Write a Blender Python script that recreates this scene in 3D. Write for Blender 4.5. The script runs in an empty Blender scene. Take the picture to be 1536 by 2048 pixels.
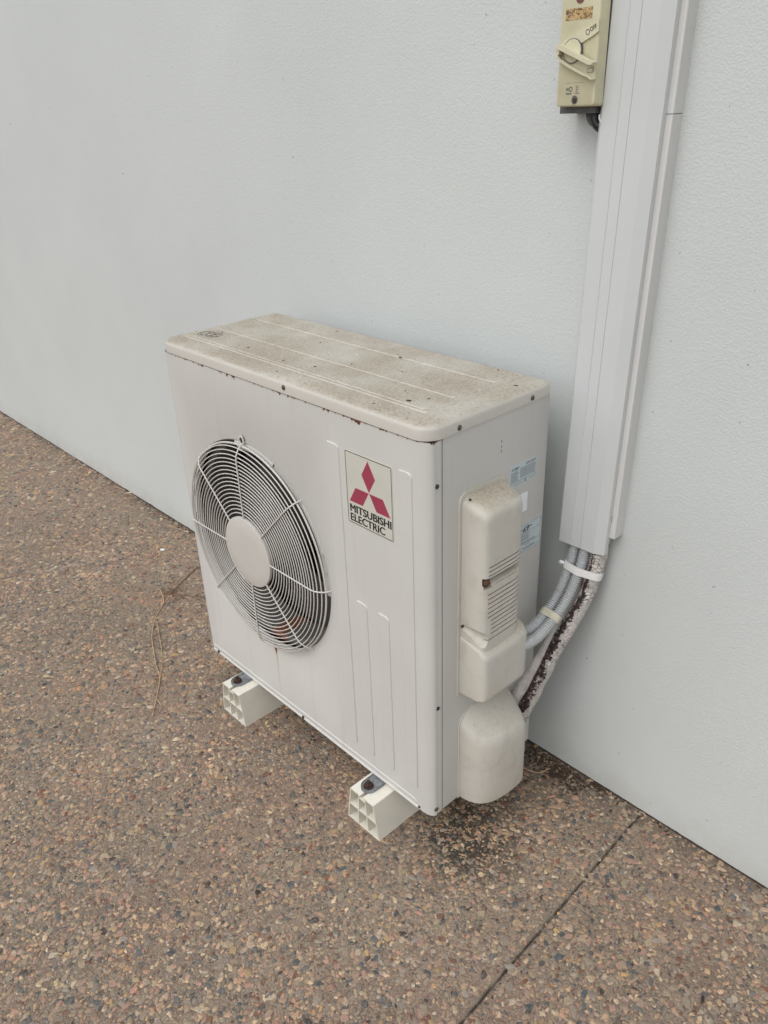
import bpy, bmesh, math, random
import numpy as np
from mathutils import Vector, Matrix, noise
random.seed(7); rng = np.random.default_rng(11)
S = bpy.context.scene; C = S.collection

# ---------------------------------------------------------------- camera
CAM = (1.65122, -0.83927, 1.41547)
YAW, PITCH, ROLL, FPX = 0.8316, 1.0939, -0.0385, 1588.75
cd = bpy.data.cameras.new('camera'); cam = bpy.data.objects.new('camera', cd); C.objects.link(cam)
R = Matrix.Rotation(YAW, 4, 'Z') @ Matrix.Rotation(PITCH, 4, 'X') @ Matrix.Rotation(ROLL, 4, 'Z')
cam.matrix_world = Matrix.Translation(CAM) @ R
cd.sensor_fit = 'HORIZONTAL'; cd.sensor_width = 36; cd.lens = FPX / 1536 * 36
cd.clip_start = 0.02; cd.clip_end = 300
S.camera = cam
S.render.resolution_x, S.render.resolution_y = 768, 1024
# ---------------------------------------------------------------- sky, sun, exposure
world = bpy.data.worlds.new('World'); S.world = world; world.use_nodes = True
wn = world.node_tree; wn.nodes.clear()
sky = wn.nodes.new('ShaderNodeTexSky'); sky.sky_type = 'NISHITA'; sky.sun_disc = False
SUN_EL, SUN_AZ = math.radians(56), math.radians(179)   # azimuth from +Y, clockwise
sky.sun_elevation = SUN_EL; sky.sun_rotation = SUN_AZ; sky.dust_density = 4; sky.air_density = 1.0
hs = wn.nodes.new('ShaderNodeHueSaturation'); hs.inputs['Saturation'].default_value = 0.30
bg = wn.nodes.new('ShaderNodeBackground'); bg.inputs[1].default_value = 0.15
wo = wn.nodes.new('ShaderNodeOutputWorld')
wn.links.new(sky.outputs[0], hs.inputs['Color']); wn.links.new(hs.outputs[0], bg.inputs[0]); wn.links.new(bg.outputs[0], wo.inputs[0])
sd = bpy.data.lights.new('sun', 'SUN'); sd.energy = 0.7; sd.angle = math.radians(110); sd.color = (1, .985, .96)
sun = bpy.data.objects.new('sun', sd); C.objects.link(sun)
dirv = Vector((math.sin(SUN_AZ) * math.cos(SUN_EL), math.cos(SUN_AZ) * math.cos(SUN_EL), math.sin(SUN_EL)))
sun.rotation_euler = dirv.to_track_quat('Z', 'Y').to_euler(); sun.location = dirv * 20
S.view_settings.view_transform = 'Standard'; S.view_settings.look = 'None'
S.view_settings.gamma = 1; S.view_settings.use_curve_mapping = False
S.view_settings.exposure = 0.04

# ================================================================ materials
def nt(name):
    m = bpy.data.materials.new(name); m.use_nodes = True
    t = m.node_tree; b = t.nodes['Principled BSDF']
    return m, t, b
def N(t, ty, **kw):
    n = t.nodes.new(ty)
    for k, v in kw.items():
        if k.startswith('i_'):
            key = k[2:]; key = int(key) if key.isdigit() else key
            n.inputs[key].default_value = v
        else: setattr(n, k, v)
    return n
def math_(t, op, a, b=None, c=None, clamp=False):
    n = N(t, 'ShaderNodeMath', operation=op, use_clamp=clamp)
    for i, v in enumerate((a, b, c)):
        if v is None: continue
        if isinstance(v, (int, float)): n.inputs[i].default_value = v
        else: t.links.new(v, n.inputs[i])
    return n.outputs[0]
def mixc(t, fac, a, b, mode='MIX'):
    n = N(t, 'ShaderNodeMix', data_type='RGBA', blend_type=mode)
    for sock, v in ((n.inputs[0], fac), (n.inputs[6], a), (n.inputs[7], b)):
        if isinstance(v, (int, float)): sock.default_value = v
        elif isinstance(v, tuple): sock.default_value = (*v, 1) if len(v) == 3 else v
        else: t.links.new(v, sock)
    return n.outputs[2]
def ramp(t, f, stops):
    n = N(t, 'ShaderNodeValToRGB'); e = n.color_ramp.elements
    while len(e) > 1: e.remove(e[-1])
    for i, (p, c) in enumerate(stops):
        el = e[0] if i == 0 else e.new(p)
        el.position = p; el.color = (*c, 1) if isinstance(c, tuple) else (c, c, c, 1)
    t.links.new(f, n.inputs[0]); return n.outputs[0]
def noi(t, co, scale, detail=4, rough=.55, dist=0):
    n = N(t, 'ShaderNodeTexNoise', i_Scale=scale, i_Detail=detail, i_Roughness=rough, i_Distortion=dist)
    t.links.new(co, n.inputs['Vector']); return n.outputs[0]
def coords(t): return N(t, 'ShaderNodeTexCoord').outputs['Object']
def scaled(t, co, v):
    n = N(t, 'ShaderNodeMapping'); n.inputs['Scale'].default_value = v; t.links.new(co, n.inputs[0]); return n.outputs[0]
def xyz(t, co):
    n = N(t, 'ShaderNodeSeparateXYZ'); t.links.new(co, n.inputs[0]); return n.outputs
def bump(t, b, h, strength, dist):
    n = N(t, 'ShaderNodeBump', i_Strength=strength, i_Distance=dist); t.links.new(h, n.inputs['Height']); t.links.new(n.outputs[0], b.inputs['Normal'])
def simple(name, col, rough=.5, metal=0, var=.06, scale=60, bumpd=0):
    m, t, b = nt(name); co = coords(t)
    f = ramp(t, noi(t, co, scale), [(.3, 1 - var), (.7, 1 + var)])
    t.links.new(mixc(t, 1.0, col, f, 'MULTIPLY'), b.inputs['Base Color'])
    b.inputs['Roughness'].default_value = rough; b.inputs['Metallic'].default_value = metal
    if bumpd: bump(t, b, noi(t, co, scale * 4), .6, bumpd)
    return m
def map_range(t, v, a, b, c=0., d=1.):
    n = N(t, 'ShaderNodeMapRange'); n.clamp = True
    t.links.new(v, n.inputs[0])
    for i, x in enumerate((a, b, c, d)): n.inputs[i + 1].default_value = x
    return n.outputs[0]

PAINT = (.60, .595, .568)
def paint_mat(name, col=PAINT, top_dirt=0., rust_front=False, rough=.42, grime=False):
    m, t, b = nt(name); co = coords(t)
    base = mixc(t, 1.0, col, ramp(t, noi(t, co, 7, 5), [(.3, .965), (.7, 1.02)]), 'MULTIPLY')
    # faint vertical streaking and scattered grime
    st = ramp(t, noi(t, scaled(t, co, (40, 40, 2.2)), 1.0, 4), [(.56, 0.), (.8, .22)])
    base = mixc(t, st, base, (.43, .40, .34))
    sp = ramp(t, noi(t, co, 230, 2), [(.72, 0.), (.78, .5)])
    base = mixc(t, sp, base, (.25, .22, .17))
    if top_dirt:
        g = N(t, 'ShaderNodeNewGeometry'); nz = xyz(t, g.outputs['Normal'])[2]
        up = map_range(t, nz, .45, .98)
        d1 = ramp(t, noi(t, co, 9, 6, .65), [(.3, .35), (.62, 1.)])
        p = xyz(t, co)
        dirt = math_(t, 'MULTIPLY', math_(t, 'MULTIPLY', up, d1), top_dirt, clamp=True)
        fine = noi(t, co, 190, 5, .7)
        dc = mixc(t, ramp(t, fine, [(.35, 0.), (.65, 1.)]), (.26, .225, .17), (.46, .415, .335))
        base = mixc(t, dirt, base, dc)
        sp2 = ramp(t, noi(t, scaled(t, co, (1, 1.7, 1)), 150, 3, .6), [(.62, 0.), (.66, .75)])
        base = mixc(t, math_(t, 'MULTIPLY', sp2, up), base, (.17, .135, .09))
    if grime:
        gm = math_(t, 'MULTIPLY', ramp(t, noi(t, co, 24, 5, .65), [(.50, 0.), (.70, .34)]), ramp(t, noi(t, co, 300, 3), [(.35, .2), (.6, 1.)]))
        base = mixc(t, gm, base, (.27, .245, .19))
        yl = ramp(t, noi(t, co, 11, 3), [(.40, 0.), (.70, .30)])
        base = mixc(t, yl, base, (.56, .52, .42))
    if rust_front:
        p = xyz(t, co)
        # chipped rust under the lid edge
        w = ramp(t, noi(t, scaled(t, co, (1, 1, .5)), 42, 5, .7), [(.47, 0.), (.66, 1.)])
        edge = map_range(t, p[2], .9155, .9312)
        rm = math_(t, 'GREATER_THAN', math_(t, 'ADD', math_(t, 'MULTIPLY', w, .75), edge), 1.03)
        rc = ramp(t, noi(t, co, 320, 3), [(.35, (.06, .018, .010)), (.6, (.20, .065, .025))])
        base = mixc(t, rm, base, rc)
        ln = math_(t, 'MULTIPLY', map_range(t, p[2], .9278, .9296), ramp(t, noi(t, co, 26, 4), [(.33, .6), (.55, 1.)]))  # shadowed gap below the lid painted as a dark line, with rust and dirt
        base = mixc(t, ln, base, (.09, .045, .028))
        # run-off below the grille
        xo = math_(t, 'ADD', p[0], math_(t, 'MULTIPLY', math_(t, 'SUBTRACT', noi(t, scaled(t, co, (1, 1, 1)), 14, 2), .5), .012))
        dx = math_(t, 'ABSOLUTE', math_(t, 'SUBTRACT', xo, .330))
        wid = map_range(t, p[2], .20, .272, .0025, .0085)
        core = math_(t, 'SUBTRACT', 1.0, math_(t, 'DIVIDE', dx, wid), clamp=True)
        zr = math_(t, 'MULTIPLY', map_range(t, p[2], .118, .19, 0.25, 1.), map_range(t, p[2], .279, .270))
        run = math_(t, 'MULTIPLY', core, zr, clamp=True)
        base = mixc(t, math_(t, 'MULTIPLY', run, .62), base, (.42, .32, .14))
        hot = math_(t, 'MULTIPLY', math_(t, 'MULTIPLY', core, map_range(t, p[2], .238, .262)), map_range(t, p[2], .279, .272), clamp=True)
        base = mixc(t, ramp(t, hot, [(.2, 0.), (.55, 1.)]), base, (.20, .06, .02))
    t.links.new(base, b.inputs['Base Color'])
    b.inputs['Roughness'].default_value = rough
    bump(t, b, noi(t, co, 700, 2), .12, .0004)
    return m

M = {}
M['paint'] = paint_mat('ac_paint')
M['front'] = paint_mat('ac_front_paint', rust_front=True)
M['lid'] = paint_mat('ac_lid_paint', col=(.58, .56, .51), top_dirt=1.)
M['plastic'] = paint_mat('ac_plastic', col=(.59, .57, .515), top_dirt=.95, rough=.5, grime=True)
M['plate'] = simple('logo_plate_face', (.575, .57, .50), .45, var=.03, scale=30)
M['red'] = simple('logo_red', (.33, .045, .085), .45, var=.06)
M['pink'] = simple('logo_pale_edge', (.62, .42, .42), .45)
M['black'] = simple('print_black', (.018, .018, .02), .5)
M['grey_print'] = simple('print_grey', (.16, .17, .18), .5)
M['dark'] = simple('dark_interior', (.012, .012, .013), .8)
M['wire'] = simple('grille_wire', (.62, .60, .56), .38, var=.05, scale=40)
M['hub'] = simple('hub_cap', (.56, .54, .50), .45, var=.03, scale=12)
M['fan'] = simple('fan_blade', (.055, .052, .05), .5)
M['coil'] = simple('coil_fins', (.02, .019, .018), .6, .2)
M['screw'] = simple('screw_metal', (.13, .11, .09), .5, .6, var=.4, scale=300)
M['screw_dark'] = simple('screw_dark', (.045, .04, .035), .5, .3, var=.4, scale=300)
M['sticker'] = simple('sticker_blue_white', (.52, .60, .63), .5, var=.03)
M['white_sticker'] = simple('white_sticker', (.82, .83, .88), .55, var=.02)
M['pvc'] = simple('block_pvc', (.76, .735, .645), .4, var=.05, scale=14)
M['pvc_in'] = M['pvc']
M['galv'] = simple('galvanised', (.24, .255, .275), .55, .35, var=.35, scale=110, bumpd=.0006)
M['rust'] = simple('rusty_steel', (.065, .038, .028), .8, .2, var=.5, scale=300, bumpd=.001)
M['duct'] = simple('duct_plastic', (.60, .625, .625), .38, var=.025, scale=6)
M['duct_base'] = simple('duct_base_plastic', (.64, .645, .63), .42, var=.025, scale=6)
M['conduit'] = simple('conduit_grey', (.52, .54, .55), .42, var=.06, scale=50)
M['tape'] = simple('white_tape', (.80, .80, .79), .45, var=.04, scale=60, bumpd=.0008)
M['mtape'] = simple('cream_tape', (.58, .545, .43), .55, var=.16, scale=90, bumpd=.0008)
M['iso'] = simple('isolator_cream', (.60, .575, .40), .42, var=.07, scale=35)
M['iso2'] = simple('isolator_handle', (.62, .595, .43), .38, var=.06, scale=50)
M['isobase'] = simple('isolator_base', (.10, .105, .11), .5, var=.2)
M['cable'] = simple('black_cable', (.012, .013, .016), .35)
M['mud'] = simple('wasp_mud', (.13, .07, .04), .95, var=.4, scale=300, bumpd=.002)
M['brown'] = simple('red_brown_plug', (.16, .055, .04), .55, var=.3, scale=200)
M['seed'] = simple('dark_seed', (.035, .025, .02), .8, var=.4, scale=300)
M['twig'] = simple('dry_twig', (.46, .34, .20), .85, var=.35, scale=60)
M['twig_dark'] = simple('dead_straw', (.20, .12, .07), .9, var=.35, scale=60)
M['leaf_brown'] = simple('dead_leaf', (.13, .05, .028), .8, var=.4, scale=160)
M['leaf_pale'] = simple('pale_leaf', (.55, .52, .36), .8, var=.2, scale=160)
M['paper'] = simple('white_chip', (.8, .79, .76), .8)

# inner shroud: paint darkened for the throat's deep shade and dirt, rust at the bottom
m, t, b = nt('shroud_paint'); co = coords(t); p = xyz(t, co)
rz = math_(t, 'ADD', map_range(t, p[2], .36, .275), math_(t, 'SUBTRACT', map_range(t, p[0], .26, .30), 1.0))
rm = ramp(t, math_(t, 'MULTIPLY', math_(t, 'MULTIPLY', rz, map_range(t, p[0], .385, .33)), math_(t, 'ADD', noi(t, co, 38, 5, .7), .15)), [(.34, 0.), (.52, 1.)])
t.links.new(mixc(t, rm, mixc(t, ramp(t, noi(t, co, 20, 5), [(.4, 0.), (.75, .5)]), (.13, .125, .115), (.06, .055, .045)), (.20, .065, .025)), b.inputs['Base Color'])
b.inputs['Roughness'].default_value = .5; M['shroud'] = m

# isolator yellowed label
m, t, b = nt('yellowed_label'); co = coords(t)
ck = ramp(t, noi(t, co, 130, 4, .7, 1.5), [(.44, (.12, .07, .04)), (.5, (.50, .34, .15)), (.7, (.60, .45, .24))])
t.links.new(ck, b.inputs['Base Color']); b.inputs['Roughness'].default_value = .6; M['oldlabel'] = m

# cracked pipe wrap: uses the tube UVs (u = around, v = metres along)
m, t, b = nt('cracked_pipe_paint'); uv = N(t, 'ShaderNodeTexCoord').outputs['UV']; q = xyz(t, uv)
co = coords(t)
vo = N(t, 'ShaderNodeTexVoronoi', feature='DISTANCE_TO_EDGE', i_Scale=1.0)
t.links.new(scaled(t, co, (110, 110, 150)), vo.inputs['Vector'])
v2 = N(t, 'ShaderNodeTexVoronoi', feature='DISTANCE_TO_EDGE', i_Scale=1.0)
t.links.new(scaled(t, co, (260, 260, 460)), v2.inputs['Vector'])
big = ramp(t, vo.outputs['Distance'], [(.0, 1.), (.11, 0.)])
sm = ramp(t, v2.outputs['Distance'], [(.0, .75), (.08, 0.)])
msk = ramp(t, noi(t, co, 28, 3), [(.42, 0.), (.62, 1.)])
crack = math_(t, 'MAXIMUM', math_(t, 'MULTIPLY', big, msk), math_(t, 'MULTIPLY', sm, math_(t, 'SUBTRACT', 1.05, msk)))
white = mixc(t, ramp(t, noi(t, co, 60, 4), [(.4, 0.), (.7, .55)]), (.68, .645, .61), (.42, .37, .34))
colr = mixc(t, math_(t, 'MULTIPLY', crack, .95), white, (.07, .055, .05))
# rotted strip
wob = math_(t, 'MULTIPLY', math_(t, 'SUBTRACT', noi(t, co, 55, 5, .7), .5), .42)
uu = math_(t, 'FRACT', math_(t, 'ADD', q[0], .47))
du = math_(t, 'ABSOLUTE', math_(t, 'SUBTRACT', math_(t, 'ADD', uu, wob), .5))
flk = ramp(t, noi(t, co, 85, 5, .75), [(.44, 1.), (.56, .45)])
strip = ramp(t, math_(t, 'DIVIDE', math_(t, 'DIVIDE', du, flk), map_range(t, q[1], .10, .36, .045, .175)), [(.8, 1.), (1.0, 0.)])
foam = ramp(t, noi(t, co, 150, 4, .75), [(.42, (.012, .010, .011)), (.53, (.06, .032, .034)), (.62, (.16, .085, .085)), (.66, (.62, .57, .55))])
colr = mixc(t, strip, colr, foam)
pinkm = ramp(t, noi(t, scaled(t, co, (1, 1, .6)), 26, 2), [(.66, 0.), (.7, .8)])
colr = mixc(t, math_(t, 'MULTIPLY', pinkm, math_(t, 'SUBTRACT', 1., strip)), colr, (.27, .14, .13))
t.links.new(colr, b.inputs['Base Color']); b.inputs['Roughness'].default_value = .75
bump(t, b, math_(t, 'SUBTRACT', noi(t, co, 200, 4), math_(t, 'ADD', crack, strip)), .8, .0012); M['pipe'] = m
m, t, b = nt('cracked_thin_pipe_paint'); co = coords(t)
v2 = N(t, 'ShaderNodeTexVoronoi', feature='DISTANCE_TO_EDGE', i_Scale=1.0)
t.links.new(scaled(t, co, (170, 170, 560)), v2.inputs['Vector'])
crack = math_(t, 'MULTIPLY', ramp(t, v2.outputs['Distance'], [(.0, .85), (.07, 0.)]), ramp(t, noi(t, co, 60, 3), [(.4, 0.), (.6, 1.)]))
t.links.new(mixc(t, crack, mixc(t, ramp(t, noi(t, co, 35, 4), [(.4, 0.), (.8, .5)]), (.66, .63, .60), (.42, .37, .34)), (.09, .07, .065)), b.inputs['Base Color'])
b.inputs['Roughness'].default_value = .75
bump(t, b, math_(t, 'SUBTRACT', 1., crack), .6, .001); M['pipe2'] = m

# rendered wall
m, t, b = nt('painted_render'); co = coords(t); p = xyz(t, co)
big = ramp(t, noi(t, co, 1.3, 5, .6), [(.3, .945), (.7, 1.03)])
base = mixc(t, 1.0, (.605, .640, .632), big, 'MULTIPLY')
low = math_(t, 'MULTIPLY', map_range(t, p[2], .09, .0), ramp(t, noi(t, co, 14, 5), [(.35, .1), (.7, .5)]))
base = mixc(t, low, base, (.44, .42, .37))
spk = ramp(t, noi(t, co, 95, 1), [(.80, 0.), (.815, .6)])
base = mixc(t, spk, base, (.2, .2, .19))
t.links.new(base, b.inputs['Base Color']); b.inputs['Roughness'].default_value = .5
h1 = noi(t, co, 240, 3, .6)
vw = N(t, 'ShaderNodeTexVoronoi', feature='SMOOTH_F1', i_Scale=230.0); t.links.new(co, vw.inputs['Vector'])
hh = math_(t, 'ADD', math_(t, 'MULTIPLY', ramp(t, h1, [(.42, 0.), (.62, 1.)]), .8), math_(t, 'MULTIPLY', noi(t, co, 420, 2), .6))
hh = math_(t, 'ADD', hh, math_(t, 'MULTIPLY', noi(t, co, 12, 2), 1.2))
bump(t, b, hh, .32, .0010); M['wall'] = m

# exposed aggregate: cement matrix (far away the chips are in the material too)
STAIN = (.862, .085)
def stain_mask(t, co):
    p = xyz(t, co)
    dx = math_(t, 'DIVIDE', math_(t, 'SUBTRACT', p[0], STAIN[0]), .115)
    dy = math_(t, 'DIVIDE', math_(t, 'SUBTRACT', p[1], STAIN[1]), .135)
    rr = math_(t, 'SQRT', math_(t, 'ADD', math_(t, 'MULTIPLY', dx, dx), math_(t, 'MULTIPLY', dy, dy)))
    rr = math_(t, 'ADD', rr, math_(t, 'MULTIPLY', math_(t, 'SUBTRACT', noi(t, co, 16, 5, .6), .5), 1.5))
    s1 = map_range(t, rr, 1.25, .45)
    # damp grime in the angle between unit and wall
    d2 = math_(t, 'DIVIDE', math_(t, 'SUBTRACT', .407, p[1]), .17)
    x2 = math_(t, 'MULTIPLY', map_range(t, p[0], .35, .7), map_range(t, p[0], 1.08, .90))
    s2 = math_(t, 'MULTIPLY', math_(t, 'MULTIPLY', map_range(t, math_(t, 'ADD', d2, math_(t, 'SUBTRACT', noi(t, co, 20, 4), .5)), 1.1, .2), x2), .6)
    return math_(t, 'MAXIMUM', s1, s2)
m, t, b = nt('aggregate_matrix'); co = coords(t); p = xyz(t, co)
n1 = noi(t, co, 260, 5, .65)
base = ramp(t, n1, [(.30, (.09, .07, .05)), (.45, (.25, .203, .152)), (.70, (.39, .325, .25))])
vv = N(t, 'ShaderNodeTexVoronoi', i_Scale=150.0); t.links.new(co, vv.inputs['Vector'])
vc = N(t, 'ShaderNodeSeparateColor'); t.links.new(vv.outputs['Color'], vc.inputs[0])
chip = ramp(t, vc.outputs[0], [(0., (.22, .165, .12)), (.2, (.34, .25, .175)), (.36, (.30, .185, .14)), (.5, (.25, .205, .16)), (.62, (.075, .08, .085)), (.70, (.20, .16, .125)), (.85, (.39, .31, .23)), (.95, (.15, .07, .045))])
ce = N(t, 'ShaderNodeTexVoronoi', feature='DISTANCE_TO_EDGE', i_Scale=150.0); t.links.new(co, ce.inputs['Vector'])
cm = math_(t, 'MULTIPLY', map_range(t, ce.outputs['Distance'], .05, .12), math_(t, 'GREATER_THAN', vc.outputs[1], .35))
base = mixc(t, math_(t, 'MULTIPLY', cm, .85), base, chip)
pat = ramp(t, noi(t, co, 1.6, 4), [(.3, .86), (.7, 1.12)])
base = mixc(t, 1., base, pat, 'MULTIPLY')
pk = ramp(t, noi(t, co, 2.6, 3), [(.45, 0.), (.65, .35)])
base = mixc(t, pk, base, (.34, .215, .165), 'MIX')
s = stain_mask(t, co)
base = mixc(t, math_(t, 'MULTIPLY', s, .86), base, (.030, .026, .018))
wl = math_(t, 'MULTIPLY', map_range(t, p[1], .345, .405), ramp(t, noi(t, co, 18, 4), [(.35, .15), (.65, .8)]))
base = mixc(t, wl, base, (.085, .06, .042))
gx = math_(t, 'ABSOLUTE', math_(t, 'SUBTRACT', p[0], math_(t, 'SUBTRACT', 1.1115, math_(t, 'MULTIPLY', p[1], .0355))))
gx = math_(t, 'ADD', gx, math_(t, 'MULTIPLY', math_(t, 'SUBTRACT', noi(t, co, 60, 4), .5), .006))
jb = math_(t, 'SUBTRACT', p[0], math_(t, 'SUBTRACT', 1.1115, math_(t, 'MULTIPLY', p[1], .0355)))
band = math_(t, 'MULTIPLY', map_range(t, jb, -.0125, -.0095), map_range(t, jb, .001, -.001))
base = mixc(t, math_(t, 'MULTIPLY', band, .75), base, mixc(t, noi(t, co, 180, 4), (.19, .155, .118), (.33, .27, .21)))
base = mixc(t, math_(t, 'MULTIPLY', map_range(t, gx, .0052, .0012), ramp(t, noi(t, co, 38, 3), [(.38, .15), (.58, .95)])), base, (.055, .04, .03))
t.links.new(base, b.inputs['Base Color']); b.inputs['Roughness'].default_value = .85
bump(t, b, math_(t, 'ADD', math_(t, 'MULTIPLY', n1, 1.3), math_(t, 'MULTIPLY', cm, .6)), 1., .0032); M['ground'] = m

m, t, b = nt('aggregate_pebble'); co = coords(t)
at = N(t, 'ShaderNodeAttribute', attribute_name='tint')
geo = N(t, 'ShaderNodeNewGeometry')
col = mixc(t, 1., at.outputs['Color'], ramp(t, noi(t, geo.outputs['Position'], 420, 4, .65), [(.3, .62), (.7, 1.28)]), 'MULTIPLY')
film = ramp(t, noi(t, geo.outputs['Position'], 120, 4, .6), [(.36, .55), (.56, .0)])
col = mixc(t, film, col, (.255, .207, .155))
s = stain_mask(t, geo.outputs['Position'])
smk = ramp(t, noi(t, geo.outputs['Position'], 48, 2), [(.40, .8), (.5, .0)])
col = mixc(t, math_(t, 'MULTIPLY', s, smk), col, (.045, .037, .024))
t.links.new(col, b.inputs['Base Color']); b.inputs['Roughness'].default_value = .62
bump(t, b, noi(t, geo.outputs['Position'], 500, 3), .5, .0006)
M['pebble'] = m

# ================================================================ helpers
def mesh_obj(name, verts, faces, mat, parent=None, smooth=False):
    me = bpy.data.meshes.new(name); me.from_pydata([tuple(v) for v in verts], [], faces); me.update()
    return link(name, me, mat, parent, smooth)
def link(name, me, mat, parent=None, smooth=False):
    if mat is not None:
        me.materials.clear(); me.materials.append(mat)
    if smooth:
        me.polygons.foreach_set('use_smooth', [True] * len(me.polygons))
        try: me.set_sharp_from_angle(angle=math.radians(38))
        except Exception: pass
    o = bpy.data.objects.new(name, me); C.objects.link(o)
    if parent is not None: attach(o, parent)
    return o
def root_offset(p):
    v = Vector((0, 0, 0))
    while p is not None: v += p.location; p = p.parent
    return v
def attach(o, parent):
    o.parent = parent
    o.location = -root_offset(parent)
def tag(o, label, cat, group=None):
    o['label'] = label; o['category'] = cat
    if group: o['group'] = group
    return o
def thing(name, loc, label, cat, group=None):
    o = bpy.data.objects.new(name, None); C.objects.link(o); o.location = loc; o.empty_display_size = .05
    return tag(o, label, cat, group)
def structure(o): o['kind'] = 'structure'; return o
def stuff(o): o['kind'] = 'stuff'; return o

class MB:
    def __init__(s): s.v = []; s.f = []
    def add(s, verts, faces):
        k = len(s.v); s.v += [tuple(x) for x in verts]; s.f += [tuple(i + k for i in f) for f in faces]
    def loft(s, rings, cap0=True, cap1=True, closed=True):
        n = len(rings[0]); v = [q for r in rings for q in r]; f = []
        for i in range(len(rings) - 1):
            for j in range(n if closed else n - 1):
                a, b2 = i * n + j, i * n + (j + 1) % n
                f.append((a, b2, b2 + n, a + n))
        if cap0: f.append(tuple(reversed(range(n))))
        if cap1: f.append(tuple(range((len(rings) - 1) * n, len(rings) * n)))
        s.add(v, f)
    def box(s, x0, x1, y0, y1, z0, z1):
        s.add([(x0,y0,z0),(x1,y0,z0),(x1,y1,z0),(x0,y1,z0),(x0,y0,z1),(x1,y0,z1),(x1,y1,z1),(x0,y1,z1)],
              [(0,3,2,1),(4,5,6,7),(0,1,5,4),(1,2,6,5),(2,3,7,6),(3,0,4,7)])
    def tube(s, pts, r, n=10, caps=True, ry=None):
        pts = [Vector(p) for p in pts]; rings = []; up = None
        rr = r if hasattr(r, '__len__') else [r] * len(pts)
        for i, p in enumerate(pts):
            d = (pts[min(i + 1, len(pts) - 1)] - pts[max(i - 1, 0)]).normalized()
            if up is None: up = d.orthogonal().normalized()
            up = (up - d * up.dot(d)).normalized(); sd_ = d.cross(up)
            rings.append([p + (up * math.cos(a) + sd_ * math.sin(a)) * rr[i] for a in [2 * math.pi * k / n for k in range(n)]])
        s.loft(rings, caps, caps)
    def obj(s, name, mat, parent=None, smooth=False, fix=True):
        me = bpy.data.meshes.new(name); me.from_pydata(s.v, [], s.f)
        if fix:
            bm = bmesh.new(); bm.from_mesh(me); bmesh.ops.recalc_face_normals(bm, faces=bm.faces); bm.to_mesh(me); bm.free()
        me.update(); return link(name, me, mat, parent, smooth)

def rr2(u0, u1, v0, v1, r, n=6):
    """rounded rectangle outline, counter-clockwise in (u, v); r may be one radius or (bl, br, tr, tl)"""
    if not hasattr(r, '__len__'): r = (r,) * 4
    out = []
    for (cu, cv, a0, q) in ((u0, v0, 180, r[0]), (u1, v0, 270, r[1]), (u1, v1, 0, r[2]), (u0, v1, 90, r[3])):
        su = 1 if cu == u0 else -1; sv = 1 if cv == v0 else -1
        for k in range(n + 1):
            a = math.radians(a0 + 90 * k / n)
            out.append((cu + su * q + q * math.cos(a), cv + sv * q + q * math.sin(a)))
    return out
def P_front(y): return lambda u, v: (u, y, v)
def pad(name, outline, frame, h, bev, mat, parent, sink=.0015, smooth=True):
    """raised pressing: outline [(u,v)], frame(u,v,h)->xyz, inward bevel"""
    c = (sum(p[0] for p in outline) / len(outline), sum(p[1] for p in outline) / len(outline))
    def inset(d):
        n = len(outline); res = []
        for i, p in enumerate(outline):
            a, b2 = outline[i - 1], outline[(i + 1) % n]
            t = Vector((b2[0] - a[0], b2[1] - a[1])).normalized()
            res.append((p[0] - t.y * d, p[1] + t.x * d))
        return res
    mb = MB(); rings = [[frame(u, v, -sink) for u, v in inset(0)], [frame(u, v, 0) for u, v in inset(0)]]
    for k in (.33, .66, 1.):
        rings.append([frame(u, v, h * math.sin(k * math.pi / 2)) for u, v in inset(bev * k)])
    rings.append([frame(u, v, h) for u, v in inset(bev + .0007)])
    mb.loft(rings); return mb.obj(name, mat, parent, smooth)
F_FRONT = lambda u, v, h: (u, -h, v)
W, D, ZB, HL, HT, YW = .84, .324, .0995, .9321, .959, .407
F_SIDE = lambda u, v, h: (W + h, u, v)
F_TOP = lambda u, v, h: (u, v, HT + h)

def apply_boolean(o, cutters, op='DIFFERENCE'):
    for c in cutters:
        md = o.modifiers.new('b', 'BOOLEAN'); md.operation = op; md.object = c; md.solver = 'EXACT'
    dg = bpy.context.evaluated_depsgraph_get(); dg.update()
    me = bpy.data.meshes.new_from_object(o.evaluated_get(dg)); o.modifiers.clear()
    o.data = me
    for c in cutters: bpy.data.objects.remove(c)
    me.polygons.foreach_set('use_smooth', [True] * len(me.polygons))
    me.set_sharp_from_angle(angle=math.radians(35))

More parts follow.
